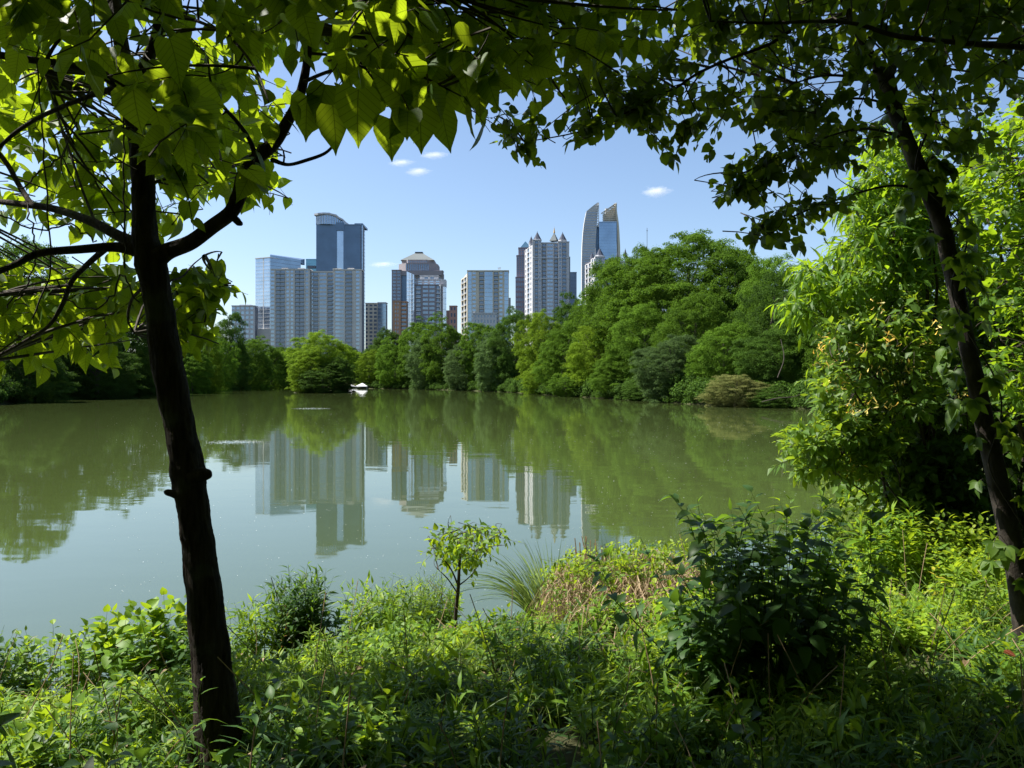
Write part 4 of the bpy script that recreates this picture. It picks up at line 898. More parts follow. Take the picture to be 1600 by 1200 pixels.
# --- right tree with small leaves and creeper
x, y = XY(1600, 5.2)
RT = empty('leaning_tree', (x, y, float(gh(x, y)[0]) - .1), 'slim leaning tree at the right with small rounded leaves and creeper on its trunk', 'tree')
tr = [(1618, 1090, 52, 5.2), (1604, 1000, 44, 5.2), (1590, 900, 42, 5.2), (1575, 820, 41, 5.2), (1556, 740, 38, 5.2), (1545, 690, 36, 5.2), (1530, 620, 34, 5.2), (1512, 540, 31, 5.2), (1496, 460, 30, 5.2), (1484, 410, 31, 5.2), (1474, 360, 32, 5.2), (1455, 310, 33, 5.2), (1436, 265, 31, 5.15), (1415, 215, 29, 5.1), (1398, 170, 29, 5.1), (1384, 125, 34, 5.05), (1375, 105, 30, 5.0)]
c_tr2 = branch_obj(RT, tr, 'bark2', 'trunk', sides=20, n=110, rough=.04, seed=9)
skel2 = [c_tr2[60:]]
RB_ = [
 [(1380, 120, 22, 5.05), (1360, 85, 17, 5.0), (1335, 40, 14, 4.9), (1315, -10, 13, 4.8), (1290, -120, 9, 4.6)],
 [(1388, 125, 18, 5.05), (1402, 90, 11, 5.1), (1413, 50, 9, 5.2), (1425, 0, 8, 5.3), (1440, -90, 6, 5.5)],
 [(1660, 78, 15, 4.2), (1600, 74, 12, 4.2), (1540, 70, 11, 4.2), (1470, 64, 10, 4.2), (1400, 56, 10, 4.2), (1340, 38, 8, 4.2), (1280, 33, 7, 4.2), (1200, 36, 6, 4.2), (1110, 33, 3, 4.2)],
 [(1235, 48, 7, 4.3), (1200, 70, 7, 4.3), (1140, 92, 6, 4.3), (1090, 115, 6, 4.3), (1055, 138, 5, 4.3), (1010, 160, 4, 4.3), (960, 185, 3, 4.3), (900, 207, 3, 4.3), (820, 222, 2, 4.3)],
 [(1380, 135, 9, 5.1), (1340, 122, 6, 4.9), (1290, 118, 5, 4.7), (1240, 130, 3, 4.6)],
 [(1398, 178, 8, 5.1), (1370, 158, 5, 5.0), (1320, 155, 5, 4.9), (1270, 172, 4, 4.8), (1220, 190, 2, 4.7)],
 [(1412, 218, 8, 5.1), (1380, 205, 5, 5.0), (1340, 202, 5, 4.9), (1290, 215, 4, 4.8), (1230, 240, 3, 4.7), (1160, 270, 2, 4.6)],
 [(1440, 296, 8, 5.15), (1400, 290, 5, 5.1), (1360, 296, 5, 5.0), (1300, 315, 4, 4.9), (1240, 338, 4, 4.8), (1200, 365, 2, 4.7)],
 [(1490, 20, 6, 4.6), (1540, 15, 6, 4.5), (1600, 12, 5, 4.4), (1680, 0, 4, 4.3)],
 [(1430, 250, 6, 5.1), (1450, 200, 5, 5.2), (1460, 140, 4, 5.3), (1480, 60, 3, 5.4)],
 [(1340, 40, 5, 4.9), (1390, 100, 3, 4.8), (1360, 160, 2, 4.7)],
]
for k, bpts in enumerate(RB_):
    c = branch_obj(RT, bpts, 'bark2', 'branch', sides=10 if bpts[0][2] > 12 else 6, rough=.05, seed=60 + k); skel2.append(c[2:])
skel2 = np.vstack(skel2)
cr = Crown()
rk = dict(ang=68, droop=.5, bend=.2, stem=.0035, hang=.35, wig=.45, taper=.75)
RP = ROUND
def rf(poly, dr, n, L=.42, nl=12, size=.08, **k2):
    kk = dict(rk); kk.update(k2); fill(cr, poly, dr, int(n * 1.15), L, nl, RP, size, skel=skel2, **kk)
rf([(760, 190), (850, 165), (930, 160), (1010, 150), (1000, 185), (900, 205), (800, 215)], (4.2, 4.6), 22)
rf([(880, 110), (950, 90), (1060, 60), (1090, 120), (1040, 175), (960, 175), (900, 150)], (4.2, 4.9), 30)
rf([(985, 215), (1060, 190), (1100, 195), (1070, 215), (1010, 235)], (4.3, 4.6), 5, .3)
rf([(1060, 150), (1200, 120), (1260, 150), (1250, 190), (1150, 185), (1080, 180)], (4.4, 4.9), 22)
rf([(1125, 270), (1190, 225), (1280, 190), (1320, 210), (1300, 250), (1200, 290), (1140, 300)], (4.5, 4.9), 26)
rf([(1165, 350), (1230, 315), (1300, 290), (1320, 310), (1260, 340), (1190, 370)], (4.6, 5.0), 14)
rf([(1210, 140), (1380, 120), (1400, 200), (1330, 260), (1260, 250)], (4.6, 5.2), 26)
rf([(1060, 20), (1380, 20), (1380, 110), (1250, 110), (1100, 100)], (4.3, 5.6), 50)
rf([(1000, -60), (1720, -60), (1720, 30), (1000, 40)], (4.0, 5.5), 90, .5, 12, .1)
rf([(1400, 20), (1700, 20), (1700, 150), (1560, 120), (1480, 180), (1430, 190)], (4.2, 5.8), 52, .5, 11, .1)
rf([(1430, 150), (1560, 130), (1520, 240), (1470, 280)], (5.0, 5.8), 14, .5, 11, .09)
canopy(cr, .3, 8.5, -7, 5.8, 3300, .16, 3, nleaf=15)
canopy(cr, 1.4, 7.0, 5.6, 7.2, 260, .14, 4, nleaf=14)
cr.done(RT, 'redbud')
# creeper
CV = empty('creeper_vine', (x, y - .15, float(gh(x, y)[0])), 'five-leaflet creeper climbing the slim leaning trunk at the right', 'vine')
lf = MB(); stv = MB()
idx = np.linspace(14, 92, 46).astype(int)
def palmate(pos, face, size, k5=5, mbx=None):
    face = nrm(np.asarray(face, float)); down = np.array([0, 0, -1.]); a = nrm(np.cross(face, down)); d_ = nrm(np.cross(a, face))
    if d_[2] > 0: d_ = -d_
    for ang in np.linspace(-1.25, 1.25, k5):
        L = size * (1 - .25 * abs(ang)) * rng.uniform(.85, 1.1)
        dv = d_ * math.cos(ang) + a * math.sin(ang) + face * .25
        mbx.add(*scatter(OVATE, np.array([pos]), dv[None], (face + rng.normal(size=3) * .2)[None], [L], np.array([rng.random()]), 1.15))
for ii in idx:
    c = c_tr2[ii]
    for s_ in range(2 if rng.random() < .55 else 1):
        a = rng.uniform(-1.9, 1.9); off = np.array([math.sin(a), -math.cos(a), 0]); rr0 = .09 + rng.uniform(.02, .12)
        p_ = c + off * rr0 + np.array([0, 0, rng.uniform(-.05, .05)]); palmate(p_, off + np.array([0, -.4, .45]), rng.uniform(.10, .15), 5, lf)
        pts = np.stack([c + off * .06 + np.array([0, 0, -.04]), c + off * rr0 * .7 + np.array([0, 0, .02]), p_]); stv.add(*tubes(spline(pts, 6)[None], np.full((1, 6), .0025), 4))
tv = c_tr2[10:88] + np.stack([np.sin(np.arange(78) * .25) * .09, -.09 * np.ones(78), np.zeros(78)], -1); stv.add(*tubes(tv[None], np.full((1, 78), .005), 5))
lf.build('foliage', M['honey'], CV, True); stv.build('vine_stem', M['twig'], CV, True)

# --- right-hand shrubbery
def bush(name, label, cat, rootpx, d, polys, tpl, size, mat, nleaf=11, L=.55, stems=16, sk=None, twig='twig', extra=None, group=None, **kw):
    x, y = XY(rootpx, d); root = np.array([x, y, float(gh(x, y)[0]) - .05]); o = empty(name, root, label, cat, group); cr = Crown()
    kk = dict(ang=62, droop=.3, bend=.35, stem=.004, wig=.4, taper=.7); kk.update(kw)
    org = root + np.array([0, 0, .3])
    sp = []
    for poly, dr, n in polys:
        q = poly_pts(poly, max(3, n // 45)); dd = rng.uniform(dr[0], dr[1], len(q)); tip = PA(q[:, 0], q[:, 1], dd)
        t = np.linspace(0, 1, 12)[None, :, None]; mid = (root + tip) / 2 + np.array([0, 0, .25]) * np.linalg.norm(tip - root, axis=1, keepdims=True)
        b0 = root + rng.normal(size=tip.shape) * np.array([.25, .25, 0])
        pts = (1 - t) ** 2 * b0[:, None] + 2 * t * (1 - t) * mid[:, None] + t ** 2 * tip[:, None]
        pts = pts + rng.normal(size=pts.shape) * .02; cr.t.add(*tubes(pts, .02 * np.linspace(1, .25, 12)[None] * np.ones((len(q), 1)) * (np.linalg.norm(tip - root, axis=1) / 3)[:, None], 5))
        sp.append(pts[:, 3:].reshape(-1, 3))
    sp = np.vstack(sp)
    for poly, dr, n in polys: fill(cr, poly, dr, n, L, nleaf, tpl, size, origin=org, skel=sp, dirz=kk.get('dz', -.05), link_n=.5, **{k: v for k, v in kk.items() if k != 'dz'})
    cr.done(o, mat, twig, lname='foliage', tname='stems' if 'shrub' in name or 'bush' in name else 'branches')
    return o
bush('willowy_tree', 'bright narrow-leaved tree reaching over the water above the honeysuckle', 'tree', 1480, 11, [
    ([(1275, 440), (1315, 395), (1350, 335), (1420, 300), (1460, 420), (1440, 520), (1350, 540), (1300, 520)], (9.6, 11.6), 330),
    ([(1335, 300), (1355, 220), (1400, 190), (1450, 210), (1470, 300), (1400, 380), (1320, 370)], (9.8, 11.5), 170),
    ([(1250, 400), (1290, 405), (1300, 440), (1270, 500), (1245, 480)], (9.6, 10.6), 34)], WILLOW, .24, 'willow', nleaf=13, L=.7, droop=.55, wscale=.95)
bush('honeysuckle_bush', 'honeysuckle bush with clusters of yellow flowers overhanging the water', 'bush', 1450, 10.2, [
    ([(1270, 590), (1310, 505), (1370, 470), (1440, 450), (1470, 510), (1460, 620), (1400, 700), (1340, 700), (1295, 660)], (9.0, 11.0), 360),
    ([(1222, 690), (1260, 655), (1340, 640), (1400, 680), (1370, 735), (1300, 745), (1240, 720)], (8.8, 10.2), 170),
    ([(1400, 640), (1560, 600), (1600, 850), (1480, 860), (1420, 760)], (10.4, 11.6), 200)], SIMPLE, .15, 'honey', nleaf=14, L=.5, droop=.35, wscale=.95)
bush('dark_interior_bush', 'dark bush mass behind the slim trunk at the right', 'bush', 1600, 11.5, [
    ([(1420, 540), (1540, 420), (1760, 400), (1760, 860), (1500, 860), (1420, 760)], (10.4, 12.8), 980),
    ([(1370, 700), (1500, 680), (1560, 860), (1430, 850)], (9.8, 11.4), 480)], SIMPLE, .16, 'darkleaf', nleaf=14, L=.7, wscale=1.1)  # dark leaf colour stands in for the shaded interior of the shrubbery
bush('broadleaf_tree', 'sunlit leafy tree at the right edge beyond the slim trunk', 'tree', 1660, 9, [
    ([(1500, 260), (1540, 180), (1620, 140), (1760, 140), (1760, 640), (1560, 640), (1545, 480), (1520, 380)], (8.0, 10.4), 560),
    ([(1420, 300), (1520, 260), (1560, 480), (1480, 500)], (10.8, 12.0), 200)], OVATE, .14, 'willow', nleaf=12, L=.6, wscale=1.2)
# flower clusters on the honeysuckle: parts of the bush
hb = bpy.data.objects['honeysuckle_bush']
FL = leaf_tpl([(0, .03), (.5, .05), (.8, .14), (1.0, .03)], .3, -.5)
for px, py, s_ in ((1390, 532, 1.2), (1470, 560, 1.3), (1418, 577, 1.1), (1280, 543, 1), (1288, 570, .9), (1325, 592, 1), (1302, 602, .9), (1354, 628, 1.1), (1326, 632, .8), (1390, 630, .8), (1333, 648, .9), (1328, 735, 1), (1370, 480, .8), (1467, 511, .9), (1492, 620, 1), (1508, 617, .9), (1290, 532, .7), (1345, 545, .7), (1405, 600, .7), (1440, 530, .7), (1372, 575, .8), (1310, 560, .6)):
    m_ = 10; c = PA(px, py, 8.75 + rng.random() * .3); dv = rng.normal(size=(m_, 3)) + np.array([0, -.4, .25]); dv = nrm(dv)
    mb = MB(); mb.add(*scatter(FL, np.repeat(c[None], m_, 0) + rng.normal(size=(m_, 3)) * .05, dv, rng.normal(size=(m_, 3)), 0.07 * s_ * np.ones(m_), rng.random(m_)))
    mb.build('flower_cluster', M['flower'], hb)

# ------------------------------------------------------------------ plants of the near bank
def gz(x, y): return float(gh(x, y)[0])
def clump(name, label, px, ytop, wpx, d, nst, nleaf, tpl, size, mat, cat='plant', group=None, lean=(0, 0), spread=.35, stem=.004, mbase=None, **kw):
    if nst > 8: nst = int(nst * 2.2)
    if group == 'leafy clumps at the near water edge': size *= 1.35; ytop -= 8
    x, y = XY(px, d); z = gz(x, y); H = max(.12, ZZ(ytop, d) - z) * 1.05; r = wpx / 2 / F * d
    o = empty(name, (x, y, z), label, cat, group)
    a = rng.random(nst) * 6.28; q = np.sqrt(rng.random(nst)); off = np.stack([np.cos(a) * q * r, np.sin(a) * q * r * .8], -1)
    base = np.column_stack([x + off[:, 0] * .8, y + off[:, 1] * .8, np.zeros(nst)]); base[:, 2] = gh(base[:, 0], base[:, 1]) - .03
    D = np.column_stack([off / max(r, .01) * spread + np.array(lean), np.ones(nst)]) + rng.normal(size=(nst, 3)) * .08
    L = H * (1.0 - .45 * q ** 2 * rng.random(nst)) * rng.uniform(.8, 1.05, nst)
    kk = dict(ang=62, droop=.15, bend=.06, stem=stem, wig=.3, taper=.6, t0=.2); kk.update(kw)
    cr = Crown(); cr.add(*shoots(base, D, L, nleaf, tpl, size, **kk))
    cr.done(o, mat, 'stem', lname='foliage', tname='stems'); return o
WG = 'leafy clumps at the near water edge'
clump('leafy_clump', 'leafy clump with a reddish shoot at the water edge, farthest left', 88, 972, 110, 6.8, 24, 14, OVATE, .085, 'weed', 'plant', WG)
clump('leafy_clump', 'bluish leafy weeds cut by the left edge of the view', 5, 975, 70, 6.6, 10, 12, OVATE, .08, 'darkleaf', 'plant', WG)
clump('broadleaf_clump', 'broad-leaved clump just left of the big trunk at the water edge', 235, 930, 120, 6.8, 26, 12, ROUND, .1, 'weed', 'plant', WG)
clump('broadleaf_clump', 'dark low clump touching the left side of the big trunk', 285, 960, 70, 6.5, 12, 12, OVATE, .08, 'darkleaf', 'plant', WG)
clump('leafy_clump', 'low clump with pointed leaves just right of the big trunk', 395, 935, 90, 7.4, 20, 14, LANCE, .12, 'weed', 'plant', WG)
clump('tall_stem_clump', 'tall dense clump of dark upright stems with bright leafy tops, by the water', 468, 885, 74, 7.6, 40, 18, LANCE, .11, 'darkleaf', 'plant', WG, spread=.2)
clump('leafy_clump', 'dark low growth at the foot of the tall stem clump', 480, 940, 90, 7.6, 20, 12, OVATE, .08, 'darkleaf', 'plant', WG)
clump('nettle_clump', 'nettle-like clump of pointed leaves left of the feathery patch', 585, 908, 80, 8.4, 24, 14, LANCE, .13, 'weed', 'plant', WG)
clump('feathery_plant', 'soft feathery green patch left of the small sapling', 650, 898, 80, 9.0, 60, 26, LANCE, .07, 'weed', 'plant', WG, wscale=.5)
clump('leafy_clump', 'pale flowering bush behind the sapling stem', 690, 915, 60, 9.2, 18, 14, OVATE, .07, 'weed', 'plant', WG)
clump('tall_stem_clump', 'tall narrow-leaved stems between the dark shrub and the slim trunk', 1390, 775, 110, 8.2, 10, 26, LANCE, .16, 'weed', 'plant', WG, spread=.2)
clump('tall_stem_clump', 'single pale-leaved tall weed left of the slim trunk', 1500, 862, 60, 6.4, 3, 24, LANCE, .15, 'weed', 'plant', WG, spread=.15)
clump('tall_stem_clump', 'long-leaved weed behind the top of the dark shrub', 1255, 770, 70, 6.2, 6, 24, LANCE, .14, 'weed', 'plant', WG, spread=.2)
clump('leafy_clump', 'bright leafy growth at the water right of the dark shrub', 1350, 770, 150, 9.2, 40, 16, OVATE, .09, 'weed', 'plant', WG)
clump('leafy_clump', 'sunlit growth below the honeysuckle bush', 1450, 800, 150, 8.6, 44, 16, OVATE, .085, 'cover', 'plant', WG)
clump('leafy_clump', 'yellowish low growth behind the slim trunk', 1540, 860, 130, 7.6, 36, 14, OVATE, .08, 'cover', 'plant', WG)
# dark large-leaved shrub
clump('dark_shrub', 'large dark shrub with broad drooping leaves in the right foreground', 1190, 735, 235, 4.7, 30, 24, OVATE, .14, 'darkleaf', 'shrub', None, spread=.3, stem=.006, wscale=1.1, droop=.5, bend=.12)
clump('dark_shrub', 'lower left skirt of dark leaves beside the large dark shrub', 1110, 900, 110, 4.5, 10, 16, OVATE, .12, 'darkleaf', 'shrub', None, spread=.4, stem=.005, wscale=1.2, droop=.5)
clump('leafy_clump', 'sunlit pointed weeds against the right flank of the large dark shrub', 1300, 860, 90, 5.2, 14, 18, LANCE, .11, 'weed', 'plant', None)
clump('leafy_clump', 'sunlit mixed weeds between the reed mound and the dark shrub', 1085, 885, 90, 5.8, 14, 16, OVATE, .09, 'cover', 'plant', None)
clump('leafy_clump', 'dark pointed weeds in front of the reed mound', 900, 985, 110, 5.6, 14, 16, LANCE, .12, 'darkleaf', 'plant', None)
# sapling
x, y = XY(713, 8.0); SP = empty('sapling', (x, y, gz(x, y)), 'small dark-stemmed sapling with a flat bright crown standing against the water', 'sapling')
sk = []
for k, pts in enumerate(([(712, 1010, 9, 8), (712, 960, 8, 8), (716, 920, 7, 8), (718, 880, 5.5, 8), (724, 850, 4, 8), (735, 835, 2, 8)], [(716, 915, 4, 8), (705, 890, 3, 8), (690, 870, 2.5, 7.9), (670, 845, 1.5, 7.9)],
                         [(718, 890, 4, 8), (735, 870, 3, 8.1), (755, 850, 2, 8.1), (785, 830, 1.5, 8.2)], [(717, 930, 3, 8), (700, 905, 2.5, 8), (685, 890, 1.5, 8)], [(718, 875, 3, 8), (712, 850, 2, 7.9), (705, 832, 1.5, 7.9)], [(717, 915, 3, 8), (735, 900, 2, 8), (750, 880, 1.5, 8)])):
    sk.append(branch_obj(SP, pts, 'twig', 'trunk' if k == 0 else 'branch', sides=7, rough=.05, seed=k))
cr = Crown(); sk = np.vstack(sk)
fill(cr, [(662, 842), (672, 828), (725, 820), (790, 824), (785, 845), (752, 862), (735, 885), (705, 890), (690, 862)], (7.5, 8.5), 60, .42, 9, OVATE, .095, skel=sk, ang=65, droop=.2, bend=.15, stem=.0025, wscale=1.1)
cr.done(SP, 'weed')
# arching grass tussocks and dry reed mound
def tussock(name, label, px, ytop, d, n, spread, mat, cat='grass tuft', wid=.006, arch=.8, lean=(0, 0), group=None, hm=1.0):
    x, y = XY(px, d); z = gz(x, y); H = ZZ(ytop, d) - z; o = empty(name, (x, y, z), label, cat, group); k = 9
    a = rng.random(n) * 6.28; b0 = np.column_stack([x + np.cos(a) * .12 * spread, y + np.sin(a) * .12 * spread, np.full(n, z - .03)])
    out = np.column_stack([np.cos(a), np.sin(a), np.zeros(n)]) * rng.uniform(.1, 1, (n, 1)) * spread + np.array([*lean, 0])
    L = H * rng.uniform(.7, 1.25, n) * hm; t = np.linspace(0, 1, k)[None, :, None]
    pts = b0[:, None] + (np.array([0, 0, 1.]) + out * .35)[:, None] * (L[:, None, None] * t) * 1.05 + (out * arch)[:, None] * (L[:, None, None] * t ** 2) * .6 - np.array([0, 0, 1.]) * (L * np.linalg.norm(out, axis=1) * arch)[:, None, None] * t ** 2.6 * .55
    w = wid * (1 - np.linspace(0, 1, k)) ** .6 * rng.uniform(.6, 1.2, (n, 1)) + .0006
    V, Q = ribbons(pts, w); link('blades', npmesh('blades', V, Q, M[mat], o, np.repeat(rng.random(n), k - 1)), o); return o
tussock('grass_tussock', 'arching pale green grass tussock right of the sapling', 850, 850, 8.6, 320, .9, 'grass', arch=.9, lean=(-.35, 0))
tussock('grass_tussock', 'second long-bladed tussock on the dry reed mound', 985, 850, 8.2, 200, 1.0, 'grass', arch=.9, lean=(.1, 0))
tussock('grass_tussock', 'few long pale blades arching over the top of the dark shrub', 1195, 775, 5.6, 16, .8, 'grass', arch=1.1, lean=(-.2, 0), wid=.005)
tussock('grass_tussock', 'upright dark green blades sticking up on the reed mound', 950, 845, 8.3, 26, .5, 'grass', arch=.3, wid=.008)
# reed mound: many limp dry blades
x, y = XY(980, 8.4); RM = empty('dry_reed_mound', (x, y, gz(x, y)), 'mound of limp tan dry reeds overgrown with green vines, centre right of the bank', 'reeds')
n = 2300; k = 8; q = poly_pts([(850, 910), (872, 880), (930, 862), (960, 870), (1010, 852), (1060, 868), (1100, 862), (1130, 900), (1110, 960), (1000, 975), (860, 950)], n); dd = np.interp(q[:, 1], [845, 900, 980], [9.3, 8.0, 6.7]) + rng.normal(size=n) * .3; top = PA(q[:, 0], q[:, 1], dd)
a = rng.normal(size=(n, 2)); a /= np.linalg.norm(a, axis=1, keepdims=True); a[:, 1] -= .5; L = rng.uniform(.2, .9, n); t = np.linspace(-.4, 1, k)[None, :, None]
pts = top[:, None] + np.column_stack([a, np.zeros(n)])[:, None] * (L[:, None, None] * t) * .6 - np.array([0, 0, 1.]) * L[:, None, None] * (np.maximum(t, 0) ** 1.5 * .9 + np.maximum(-t, 0) * .8)
pts[..., 2] = np.maximum(pts[..., 2], gh(pts[..., 0], pts[..., 1]).reshape(n, k) + .02); pts += rng.normal(size=pts.shape) * .008
V, Q = ribbons(pts, .006 * np.ones((n, k)) * rng.uniform(.5, 1.3, (n, 1)) * np.linspace(1, .3, k)[None]); link('dry_blades', npmesh('dry_blades', V, Q, M['dry'], RM, np.repeat(rng.random(n), k - 1)), RM)
n = 60; q = poly_pts([(905, 850), (960, 850), (960, 905), (900, 900)], n); top = PA(q[:, 0], q[:, 1], rng.uniform(8.0, 8.6, n)); st_ = top - np.array([0, 0, .35]); g = MB(); t = np.linspace(0, 1, 4)[None, :, None]
g.add(*tubes(st_[:, None] + (np.array([0, 0, .4]) + rng.normal(size=(n, 3)) * .05)[:, None] * t, np.full((n, 4), .005), 4)); g.build('cut_reed_stems', M['dry'], RM)
def vinecover(root, poly, dr, n, size, mat, name='foliage', tpl=OVATE, L=.35):
    cr = Crown(); fill(cr, poly, dr, n, L, 10, tpl, size, dirz=.3, ang=65, droop=.1, bend=.25, stem=.002); cr.done(root, mat, 'stem', lname=name, tname='vine_stems')
vinecover(RM, [(850, 895), (900, 855), (1060, 845), (1130, 870), (1120, 900), (1000, 900), (900, 910)], (7.6, 9.6), 210, .07, 'cover')
vinecover(RM, [(850, 880), (1000, 870), (1000, 960), (860, 960)], (7.1, 8.2), 110, .06, 'weed')
vinecover(RM, [(860, 930), (1100, 930), (1080, 1010), (900, 1010)], (7.0, 8.4), 200, .07, 'weed')
# stalks standing in the foreground
SG = 'single leafy weed stalks in the foreground'
for px, yt, d, nl, ls, mt, lb in (
    (168 * .35 + 500, 1045, 4.3, 26, .09, 'weed', 'tall thin-leaved stalk in the shaded foreground, left of centre'),
    (585, 1050, 4.6, 18, .09, 'weed', 'bare-stemmed leafy stalk second left of centre'), (652, 1030, 4.7, 22, .09, 'weed', 'dark stalk with narrow whorled leaves below the sapling'),
    (742, 990, 5.2, 22, .10, 'weed', 'bright-topped stalk below and right of the sapling'), (668, 1015, 5.0, 20, .09, 'weed', 'stalk with side leaves just left of the bright-topped one'),
    (832, 955, 5.4, 18, .13, 'darkleaf', 'dark silhouetted stalk with long leaves in front of the reed mound'), (840, 1000, 4.8, 16, .12, 'darkleaf', 'second dark stalk at the left foot of the reed mound'),
    (1010, 1010, 4.6, 18, .12, 'weed', 'pointed bright rosette stalk left of the dark shrub'), (930, 1060, 4.2, 18, .12, 'weed', 'short pale-leaved stalk below the reed mound'),
    (1300, 800, 5.6, 34, .12, 'weed', 'very tall weed stalk right of the dark shrub'), (1340, 850, 5.8, 30, .11, 'weed', 'second tall weed stalk right of the dark shrub'),
    (380, 1030, 3.7, 14, .16, 'darkleaf', 'drooping long-leaved plant against the foot of the big trunk'), (345, 1040, 3.75, 12, .15, 'darkleaf', 'dark long leaves crossing the foot of the big trunk'),
    (262, 1080, 3.6, 18, .09, 'weed', 'stalk with small leaves left of the foot of the big trunk'), (190, 1090, 3.5, 18, .08, 'weed', 'thin dark stalk in the lower left'),
    (480, 1075, 3.8, 18, .09, 'weed', 'stalk right of the foot of the big trunk'), (530, 1035, 4.4, 16, .09, 'cover', 'bright stalk in the sunlit weeds right of the trunk')):
    clump('weed_stalk', lb, px, yt, 10, d, 1, nl, LANCE if ls > .085 else OVATE, ls, mt, 'weed', SG, stem=.004, ang=70)
BG = 'large shaded leaves along the lower edge'
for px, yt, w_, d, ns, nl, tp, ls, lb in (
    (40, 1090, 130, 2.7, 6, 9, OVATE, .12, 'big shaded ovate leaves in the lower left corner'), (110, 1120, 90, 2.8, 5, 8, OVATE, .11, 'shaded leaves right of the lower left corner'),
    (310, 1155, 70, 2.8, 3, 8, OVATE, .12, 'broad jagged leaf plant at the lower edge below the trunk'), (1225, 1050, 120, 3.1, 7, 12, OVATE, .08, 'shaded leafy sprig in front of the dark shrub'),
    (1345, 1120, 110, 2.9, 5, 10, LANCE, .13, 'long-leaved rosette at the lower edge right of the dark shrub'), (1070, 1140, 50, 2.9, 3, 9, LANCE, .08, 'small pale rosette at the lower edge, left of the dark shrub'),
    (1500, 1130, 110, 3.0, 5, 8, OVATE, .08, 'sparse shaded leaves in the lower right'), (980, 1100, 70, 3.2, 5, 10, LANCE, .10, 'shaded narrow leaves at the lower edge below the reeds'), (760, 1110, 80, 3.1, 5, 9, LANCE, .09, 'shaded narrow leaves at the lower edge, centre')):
    clump('leafy_plant', lb, px, yt, w_, d, ns, nl, tp, ls, 'darkleaf' if 'shaded' in lb else 'weed', 'plant', BG, spread=.5, wscale=1.1)  # darker leaf puts the shade of the lower edge into the colour
clump('bedstraw', 'pale green whorled stalk lit by the sun at the lower edge, right of the trunk', 382, 1125, 8, 2.9, 1, 34, LANCE, .03, 'cover', 'weed', None, ang=80, stem=.003)
# reddish shoots and a yellow sprig
for px, yt, d, lb in ((133, 945, 7.0, 'thin reddish shoot rising from the left clump'), (420, 915, 7.3, 'thin reddish shoot left of the tall stem clump')):
    clump('red_shoot', lb, px, yt, 6, d, 1, 9, LANCE, .05, 'red', 'weed', None, ang=50, stem=.003)
clump('yellow_sprig', 'bright yellow leaf sprig right of the sapling foot', 737, 972, 22, 7.0, 2, 6, ROUND, .1, 'yellowleaf', 'weed', None, ang=75)
clump('yellow_sprig', 'yellow-orange leaf near the slim trunk', 1466, 835, 16, 7.4, 2, 5, OVATE, .09, 'yellowleaf', 'weed', None, ang=75)
# ground cover: leaves and grass nobody could count
def ground_pts(n, y0, y1, xm=.78, edge=.1, pw=1.0):
    out = np.zeros((0, 2))
    while len(out) < n:
        yy = y0 * (y1 / y0) ** rng.random(4 * n); xx = (rng.random(4 * n) * 2 - 1) * (xm * yy + 1.2)
        k_ = sdist(xx, yy) > edge; out = np.vstack([out, np.stack([xx, yy], -1)[k_]])
    return out[:n]
def cover(name, label, n, y0, y1, hgt, nleaf, tpl, size, mat, smat='stem', keepf=None, lean=.35, **kw):
    q = ground_pts(n, y0, y1)
    if keepf is not None: q = q[keepf(q[:, 0], q[:, 1])]
    q = q[(np.sin(q[:, 0] * 3.1 + 1.2 * np.sin(q[:, 1] * 2)) * np.sin(q[:, 1] * 2.7 + q[:, 0]) + rng.normal(size=len(q)) * .25) > -.42]
    n = len(q); base = np.column_stack([q, gh(q[:, 0], q[:, 1]) - .02]); D = rng.normal(size=(n, 3)) * lean; D[:, 2] = 1
    H = hgt * .68 * rng.uniform(.45, 1.3, n) * (.5 + .9 * np.sin(q[:, 0] * 1.9 + q[:, 1]) ** 2 * np.sin(q[:, 1] * 2.3 - q[:, 0] * .8) ** 2 + .3 * rng.random(n) ** 3) * np.clip(sdist(q[:, 0], q[:, 1]) / 3.5, .35, 1)
    kk = dict(ang=68, droop=.1, bend=.15, stem=.0022, wig=.4, taper=.7, t0=.25); kk.update(kw)
    cr = Crown(); cr.add(*shoots(base, D, H, nleaf, tpl, size, **kk))
    cr.l.build(name, M[mat], None, True, label=label, kind='stuff'); cr.t.build(name + '_stems', M[smat], None, False, label='stems of the ' + label, kind='stuff')
rightish = lambda x, y: (x / y > .15)
cover('ground_cover', 'bright low leafy ground cover on the near bank', 4600, 3.2, 13, .28, 9, LANCE, .12, 'cover', keepf=lambda x, y: y + rng.normal(size=len(y)) * .35 > 4.3)  # bright leaf colour is kept out of the shaded lower band
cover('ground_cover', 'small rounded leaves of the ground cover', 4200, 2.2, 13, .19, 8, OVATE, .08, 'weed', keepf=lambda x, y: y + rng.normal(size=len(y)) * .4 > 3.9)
cover('undergrowth', 'taller leafy weeds on the near bank', 1300, 3.4, 12, .55, 17, LANCE, .12, 'weed', lean=.2)
cover('undergrowth', 'shaded leafy weeds along the lower edge', 1500, 2.1, 4.7, .42, 10, LANCE, .10, 'darkleaf', lean=.3)  # dark leaf colour deepens the shade of the lower band
cover('undergrowth', 'shade-darkened broad leaves along the lower edge', 420, 2.3, 4.9, .5, 9, OVATE, .10, 'darkleaf', lean=.3)  # same dark leaf, painting shade into the lower band
cover('undergrowth', 'rank growth filling the right part of the bank', 1700, 5.5, 14, .62, 13, OVATE, .075, 'cover', keepf=rightish, lean=.25)
